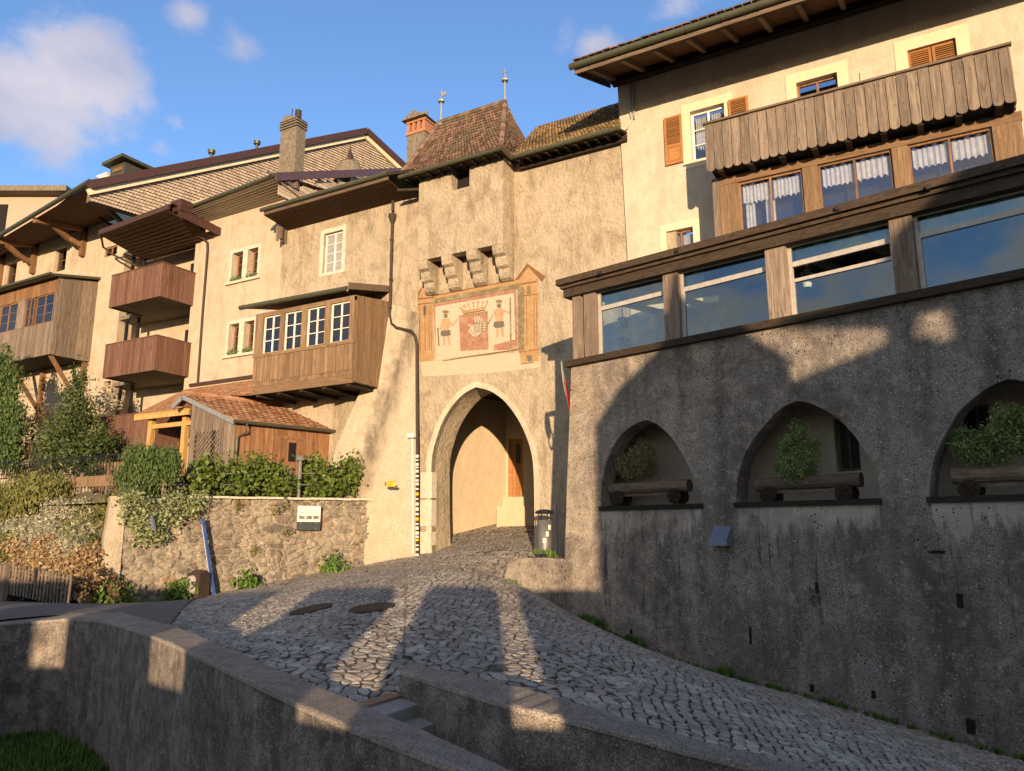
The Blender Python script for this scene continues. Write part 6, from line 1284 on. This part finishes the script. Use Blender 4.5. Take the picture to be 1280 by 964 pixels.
# things at the wall foot
a, b = FS.P(267, 744, .35), FS.P(253, 649, .22); t = thing('blue_pole', 'blue and white striped wooden pole leaning against the stone wall', 'pole', a); m = MB(); m.bar(a, b, .075, .075, (0, 1, 0)); m.build('shaft', M_blue, t)
m = MB(); d = b-a; m.bar(a+d*.05+Vector((0, -.05, 0)), a+d*.93+Vector((0, -.045, 0)), .012, .01, (0, 1, 0)); m.build('white_stripe', M_white, t)
c = FS.P(244, 744, .35); hh = (FS.P(244, 716, .35)-c).length; t = thing('meter_box', 'dark weathered metal box with two round pale dials at the wall foot', 'box', c)
m = MB(); m.hexa([c+Vector(v) for v in ((-.24, -.1, -.3), (.27, -.1, -.3), (.27, .2, -.3), (-.24, .2, -.3), (-.2, -.1, hh), (.24, -.1, hh), (.22, .2, hh), (-.2, .2, hh))]); m.lathe(c+Vector((.02, .05, hh)), [(.2, 0), (.16, .05), (0, .07)], 10); m.build('body', M_iron, t)
for zz in (.26, .66): m = MB(); m.lathe(c+Vector((-.02, -.13, hh*zz)), [(0, .04), (.07, .04), (.11, .03), (.13, -.04)], 16, (0, -1, 0)); m.lathe(c+Vector((-.02, -.18, hh*zz)), [(0, .006), (.035, .006), (.035, 0)], 10, (0, -1, 0)); m.build('dial', M_alu, t)
c = FS.P(321, 736, .2); m = MB(); m.bar(c+Vector((0, 0, -.2)), c+Vector((0, 0, .33)), .07, .1, (0, 1, 0)); m.bar(c+Vector((-.14, 0, .3)), c+Vector((.04, 0, .32)), .06, .05); tag(m.build('stub_post', M_black), 'short black stub post at the foot of the stone wall', 'post')
# information board
si = FS.R3((369.5, 633), (398, 632.5), (369.5, 652.5)); t = thing('information_board', 'white information board with three small pictures above a dark plate on the stone wall', 'sign', FS.pt(si[0], si[2], .15)); f = FS.off(.16)
m = MB(); box_f(m, f, si[0], si[1], si[2], si[3], 0, .03); m.build('panel', M_white, t)
m = MB(); zd = FS.uz(370, 663)[1]; box_f(m, f, si[0], si[1], zd, si[2]-.01, 0, .03); m.build('dark_plate', plain('dark_plate', (.05, .06, .06), .4), t)
W_, H_ = si[1]-si[0], si[3]-si[2]
m = MB()
for (x, y, w) in ((.33, .9, .24), (.33, .83, .1), (.33, .72, .36), (.08, .6, .84), (.1, .54, .3), (.55, .54, .36), (.1, .48, .26), (.42, .48, .3)): box_f(m, f, si[0]+W_*x, si[0]+W_*(x+w), si[2]+H_*y, si[2]+H_*(y+.022), .0305, .032)
m.build('text_lines', plain('print_grey', (.30, .29, .27), .7), t)
for k in range(3): m = MB(); box_f(m, f, si[0]+W_*(.07+.31*k), si[0]+W_*(.31+.31*k), si[2]+H_*.17, si[2]+H_*.37, .0305, .033); m.build('picture', plain('printed_picture', (.16, .14, .12), .6, var=.7), t)
m = MB()
for x in (.15, .82): 
    for z in (.25, .8): m.lathe(f.pt(si[0]+W_*x, zd+(si[2]-zd)*z, .03), [(.015, 0), (.012, .006), (0, .008)], 8, f.pt(0, 0, 1)-f.pt(0, 0, 0))
m.build('screw', M_zinc, t)
# yellow hiking signs
c = F18.P(488, 605, 1.12); m = MB(); t = thing('direction_sign', 'small yellow direction sign on the buttress near the archway', 'sign', c)
m.box(c-Vector((.12, .02, .075)), c+Vector((.17, .01, .01))); m.box(c-Vector((.12, .02, -.02)), c+Vector((.13, .01, .09))); m.add([c+Vector((.17, -.02, .01)), c+Vector((.23, -.005, -.03)), c+Vector((.17, -.02, -.075)), c+Vector((.17, .01, .01)), c+Vector((.17, .01, -.075))], [(0, 2, 1), (3, 1, 4), (0, 1, 3), (1, 2, 4)]); m.build('arrow_boards', M_yell, t)
m = MB(); m.box(c-Vector((.18, .03, .06)), c-Vector((.12, -.2, -.07))); m.build('bracket', M_slate, t)
m = MB(); 
for z in (.05, -.04): m.box(c+Vector((-.08, -.022, z)), c+Vector((.1, -.0205, z+.015)))
m.build('lettering', M_black, t)
# ================================================================== weeds, grass
def tufts(m, pts, n, h, w=.012, lean=.5):
    for p in pts:
        tone = R.random()*.6
        for _ in range(n):
            a = R.uniform(0, 6.28); r_ = R.uniform(0, .06)*h/.15; q = Vector(p)+Vector((math.cos(a)*r_, math.sin(a)*r_, -.01)); L = h*R.uniform(.5, 1.2); d = Vector((math.cos(a)*lean*R.random(), math.sin(a)*lean*R.random(), 1)).normalized()*L
            s = Vector((-math.sin(a), math.cos(a), 0))*w*R.uniform(.7, 1.6); m.cr = min(1, tone+R.random()*.4); m.add([q-s, q+s, q+d*.6+s*.8, q+d, q+d*.6-s*.8], [(0, 1, 2, 3, 4)])
    m.cr = None
m = MB(); pts = []
for i in range(230):
    u = R.uniform(.2, 8.5)**1.0; n_ = .03+abs(R.gauss(0, .07)); p = FT.pt(u, 0, n_); pts.append((p.x, p.y, G(p.x, p.y)))
tufts(m, [p for p in pts if R.random() < .75], 9, .08)
for px, py, k, hh in ((640, 733, 10, .12), (655, 744, 10, .12), (633, 722, 8, .15), (690, 762, 10, .12), (740, 790, 9, .18), (727, 782, 9, .15), (780, 800, 6, .12), (905, 838, 6, .2), (790, 797, 12, .15), (625, 690, 8, .1)):
    p = online(px, py, TA+np.array([FT.N[0], FT.N[1], 0])*.15, TB+np.array([FT.N[0], FT.N[1], 0])*.15); b_ = Vector((p[0], p[1], G(p[0], p[1]))); tufts(m, [b_+Vector((R.gauss(0, .12), R.gauss(0, .05), 0)) for _ in range(k)], 12, hh, .016)
for px, py, hh in ((680, 692, .12), (672, 692, .12), (688, 697, .15), (700, 700, .12)):
    p = Vector(onY(px, py, 15.6)); tufts(m, [p+Vector((R.gauss(0, .1), R.gauss(0, .05), 0)) for _ in range(6)], 10, hh)
tag(m.build('wall_foot_weeds', L_grass), 'grass and weeds growing along the foot of the terrace wall', kind='stuff')
for (px, py, hh, lab) in ((219, 742, .3, 'green leafy weed left of the dark dial box'), (305, 732, .35, 'green leafy weed beside the black stub post'), (413, 712, .45, 'tall green weed at the right foot of the stone wall'), (115, 748, .4, 'bright weed at the foot of the pale wall end'), (150, 752, .3, 'low weed right of the pale wall end'), (478, 655, .5, None), (335, 655, .5, None)):
    if lab is None: continue
    b_ = FS.P(px, py+6, .2); m = MB(); leaves(m, [(b_+Vector((0, 0, hh*.4)), (.28, .12, hh*.45)), (b_+Vector((.2, 0, hh*.25)), (.25, .12, hh*.3))], 420, .12, up=.5, aspect=2.2); tag(m.build('weed', L_grass), lab, 'weed', 'weeds at the foot of the stone wall')
m = MB(); bl = []
for px, py in ((357, 635), (357, 664), (318, 690), (300, 632), (345, 640)): bl.append((FS.P(px, py, .1), (.08, .05, .12)))
leaves(m, bl, 300, .06); tag(m.build('wall_joint_weeds', L_olive), 'small weeds in the joints of the stone wall', kind='stuff')
p = FT.P(1019, 742, .05); m = MB(); leaves(m, [(p, (.06, .04, .1))], 60, .05); tag(m.build('wall_weed', L_cyp), 'tiny green plant growing in a slot of the terrace wall', 'plant')
# lawn grass at lower left
m = MB(); pts = []
for i in range(6500):
    x = R.uniform(-13.5, -5.); y = R.uniform(3.0, 8.5); a_ = math.atan2(x*rv[0]+y*rv[1], x*hv[0]+y*hv[1]); rr_ = math.hypot(x, y)
    if rr_ < np.interp(a_, oaz, orr)-.25 and a_ < rad(-15): pts.append((x, y, -3.15))
tufts(m, pts, 8, .19, .012, .9); tag(m.build('grass', L_grass), 'dark green grass at the foot of the parapet', kind='stuff')

# ================================================================== buildings behind the viewpoint that shade the scene
tE = math.tan(SUN_EL)
T4 = math.tan(rad(4.))
def hgt_at(u, v, w):
    ws = (15.8-(u-2.2)*1.13) if w < -5 else (8. if v < 1.5 else 14.)
    return max(-2.9, v-T4*(ws+30)+tE*(ws-w))
def caster(m, poly, w, thick):
    """outline in (u across the sun direction, v height at w=-30) -> real upright wall at distance w along the sun direction"""
    pts = [(u, hgt_at(u, v, w)) for u, v in poly]; fr = Fr(Lh*w, Rh); panel(m, fr, pts, (), thick, 0.)
t = thing('garden_wall', 'gapped masonry wall behind the viewpoint', 'wall', (*(Lh*-3), -2.9)); vt = 2.05
gaps = [(-8.9, -8.44), (-7.15, -6.63), (-3.95, -3.12), (-1.42, -.96), (.20, .53)]; gb_v = [1.0, 1.0, 1.05, 1.05, 1.05]
xs = [-26.]+[g for ab in gaps for g in ab]+[2.25]; m = MB(); wq = -3.2; zb_v = -9.
for i in range(0, len(xs), 2):
    a, b = xs[i], xs[i+1]; vt_ = 2.32 if b < -8.5 else 2.2 if b < -7 else 2.06
    poly = [(a, zb_v), (b, zb_v), (b, vt_-.18), (b-.05, vt_-.06), (b-.18, vt_), (a+.18, vt_), (a+.05, vt_-.05), (a, vt_-.15)]; caster(m, poly, wq, .35)
for (a, b), gv in zip(gaps, gb_v): caster(m, [(a-.02, zb_v), (b+.02, zb_v), (b+.02, gv), (a-.02, gv)], wq-.02, .3)
m.build('masonry', M_stone, t)
t = thing('opposite_house', 'gabled house behind the viewpoint', 'house', (*(Lh*-10), -2.9)); m = MB(); wq = -10.; zb_v = -9.
caster(m, [(2.22, zb_v), (5.13, zb_v), (5.13, 5.35), (4.3, 6.38), (3.7, 7.1), (3.69, 7.5), (3.58, 7.5), (3.45, 6.75), (3.3, 6.7), (3.55, 6.3), (2.6, 5.43), (2.22, 4.8)], wq, 5.); m.build('gable', M_stone, t)
t = thing('opposite_house', 'taller house behind the viewpoint to the right', 'house', (*(Lh*-10.5), -2.9)); m = MB(); wq = -10.6; zb_v = -2.9+tE*(wq+30)
caster(m, [(5.12, zb_v), (14, zb_v), (14, 9.0), (7.6, 8.6), (6.34, 7.33), (6.22, 7.0), (6.2, 6.42), (5.0, 6.42), (5.1, 6.32), (6.2, 5.98), (6.2, 5.66), (5.12, 5.35)][:8]+[(4.9, 6.42), (5.02, 6.34), (6.2, 5.98), (6.2, 5.66), (5.12, 5.35)], wq, 1.)
m = MB(); fr = Fr(Lh*wq, Rh); Hq = lambda L: [(u, hgt_at(u, v, wq)) for u, v in L]; hole = Hq([(6.46, 5.66), (6.70, 5.64), (6.67, 5.52), (6.85, 5.55), (6.80, 6.06), (6.58, 6.08)])
panel(m, fr, Hq([(5.12, -9.), (14, -9.), (14, 11.5), (7.6, 8.6), (6.34, 7.33), (6.2, 6.8), (6.2, 6.42), (5.0, 6.40), (6.2, 5.98), (6.2, 5.66), (5.12, 5.35)]), [hole], 1., 0); m.build('gable', M_stone, t)

# ================================================================== light, sky, clouds
sd_ = bpy.data.lights.new('sun', 'SUN'); so = bpy.data.objects.new('sun', sd_); col.objects.link(so); sd_.energy = 4.7; sd_.angle = rad(.5); sd_.color = (1.0, .735, .475)
dirv = Vector((Lh[0]*math.cos(SUN_EL), Lh[1]*math.cos(SUN_EL), -math.sin(SUN_EL))); so.rotation_euler = dirv.to_track_quat('-Z', 'Y').to_euler()
w = bpy.data.worlds.new('World'); sc.world = w; w.use_nodes = True; nt = w.node_tree; N = nt.nodes; bg = N['Background']
sky = N.new('ShaderNodeTexSky'); sky.sky_type = 'NISHITA'; sky.sun_disc = False; sky.sun_elevation = SUN_EL; sky.sun_rotation = math.atan2(-Lh[0], -Lh[1]); sky.altitude = 800; sky.air_density = 1.; sky.dust_density = .3; sky.ozone_density = 3.2
tc = N.new('ShaderNodeTexCoord')
def wm(op, a, b=None, cl=False):
    x = N.new('ShaderNodeMath'); x.operation = op; x.use_clamp = cl
    for i, v in enumerate((a, b)):
        if v is None: continue
        if isinstance(v, bpy.types.NodeSocket): nt.links.new(v, x.inputs[i])
        else: x.inputs[i].default_value = v
    return x.outputs[0]
nz = N.new('ShaderNodeTexNoise'); nz.inputs['Scale'].default_value = 5.5; nz.inputs['Detail'].default_value = 9; nz.inputs['Roughness'].default_value = .58; mp = N.new('ShaderNodeMapping'); mp.inputs['Scale'].default_value = (1, 1, 1.7); nt.links.new(tc.outputs['Generated'], mp.inputs[0]); nt.links.new(mp.outputs[0], nz.inputs['Vector'])
nz2 = N.new('ShaderNodeTexNoise'); nz2.inputs['Scale'].default_value = 16; nz2.inputs['Detail'].default_value = 7; nz2.inputs['Roughness'].default_value = .65; nt.links.new(mp.outputs[0], nz2.inputs['Vector'])
cover = None
clouds = [((85, 100), .10, 1.), ((30, 110), .085, .95), ((135, 118), .08, .8), ((175, 130), .05, .55), ((222, 152), .035, .5), ((200, 180), .03, .4), ((75, 160), .08, .7), ((235, 15), .035, .55), ((850, 0), .07, .6), ((745, 58), .045, .5), ((700, 40), .05, .35), ((1100, -40), .2, .6), ((30, 200), .05, .3), ((300, 55), .04, .3), ((820, 90), .06, .35)]
for (px, py), r_, k in clouds:
    d = Vector(ray(px, py)).normalized(); vn = N.new('ShaderNodeVectorMath'); vn.operation = 'DISTANCE'; nt.links.new(tc.outputs['Generated'], vn.inputs[0]); vn.inputs[1].default_value = d
    q = wm('MULTIPLY', wm('SUBTRACT', 1., wm('DIVIDE', vn.outputs['Value'], r_), True), k); cover = q if cover is None else wm('MAXIMUM', cover, q)
# warm broken cloud added behind the viewer to lift the shade; windows mirror it too
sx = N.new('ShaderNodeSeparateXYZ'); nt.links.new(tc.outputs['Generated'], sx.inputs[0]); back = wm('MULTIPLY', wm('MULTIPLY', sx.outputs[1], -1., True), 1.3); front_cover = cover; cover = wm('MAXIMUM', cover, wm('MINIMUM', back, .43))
dens = wm('ADD', cover, wm('MULTIPLY', wm('SUBTRACT', nz.outputs['Fac'], .5), 1.5)); dens = wm('ADD', dens, wm('MULTIPLY', wm('SUBTRACT', nz2.outputs['Fac'], .5), .5))
dens = wm('MULTIPLY', dens, wm('GREATER_THAN', cover, .001)); al = N.new('ShaderNodeMapRange'); al.interpolation_type = 'SMOOTHSTEP'; nt.links.new(dens, al.inputs[0]); al.inputs[1].default_value = .2; al.inputs[2].default_value = .62; al.inputs[3].default_value = 0; al.inputs[4].default_value = .88
cr = N.new('ShaderNodeValToRGB'); cr.color_ramp.elements[0].position = .3; cr.color_ramp.elements[0].color = (3.1, 2.8, 2.95, 1); cr.color_ramp.elements[1].position = .75; cr.color_ramp.elements[1].color = (1.5, 1.65, 2.3, 1); nt.links.new(nz.outputs['Fac'], cr.inputs[0])
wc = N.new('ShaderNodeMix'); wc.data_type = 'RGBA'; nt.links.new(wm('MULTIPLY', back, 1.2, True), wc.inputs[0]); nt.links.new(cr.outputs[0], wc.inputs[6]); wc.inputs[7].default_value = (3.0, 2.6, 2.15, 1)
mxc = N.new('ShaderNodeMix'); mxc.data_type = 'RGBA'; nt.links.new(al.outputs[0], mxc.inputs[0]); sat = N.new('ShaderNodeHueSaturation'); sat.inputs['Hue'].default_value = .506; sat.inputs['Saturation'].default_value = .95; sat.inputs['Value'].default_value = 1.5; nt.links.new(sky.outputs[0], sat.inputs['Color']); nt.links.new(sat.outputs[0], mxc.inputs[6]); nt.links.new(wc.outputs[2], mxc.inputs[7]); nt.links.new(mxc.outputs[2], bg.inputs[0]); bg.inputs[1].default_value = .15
sc.view_settings.view_transform = 'Standard'; sc.view_settings.look = 'None'; sc.view_settings.exposure = .88; sc.view_settings.gamma = 1
sc.cycles.use_denoising = True; sc.cycles.max_bounces = 6

def split_islands(o):
    me = o.data; n = len(me.vertices); par = list(range(n))
    def find(a):
        while par[a] != a: par[a] = par[par[a]]; a = par[a]
        return a
    for e in me.edges:
        a, b = find(e.vertices[0]), find(e.vertices[1])
        if a != b: par[a] = b
    isl = {}
    for p in me.polygons: isl.setdefault(find(p.vertices[0]), []).append(p)
    if len(isl) < 2 or len(isl) > 100: return
    co = [v.co.copy() for v in me.vertices]; rn = me.attributes.get('rnd')
    groups = list(isl.values()); first = True
    for ps in groups:
        ids = sorted({i for p in ps for i in p.vertices}); mp = {i: k for k, i in enumerate(ids)}
        nm = bpy.data.meshes.new(o.name.split('.')[0]); nm.from_pydata([co[i] for i in ids], [], [[mp[i] for i in p.vertices] for p in ps])
        for mm in me.materials: nm.materials.append(mm)
        at = nm.attributes.new('rnd', 'FLOAT', 'FACE'); r_ = R.random()
        for k in range(len(ps)): at.data[k].value = r_
        nm.update()
        if first: o.data = nm; first = False
        else:
            c = o.copy(); c.data = nm; col.objects.link(c)
for nm_ in ('painted_surround', 'post', 'strut', 'slab', 'drain_slot', 'rafter', 'balcony_post', 'ceiling_joist', 'jamb_stone', 'picket', 'baluster', 'ridge_tiles', 'text_lines', 'screw', 'machicolation_lintel', 'flower_rail_none', 'roof_spotlight_none', 'long_curtain', 'rail'):
    for o in [x for x in list(col.objects) if x.type == 'MESH' and x.name.split('.')[0] == nm_ and x.parent is not None and not x.children and 'rnd' in x.data.attributes]: 
        if nm_ in ('ridge_tiles', 'text_lines'): continue
        split_islands(o)
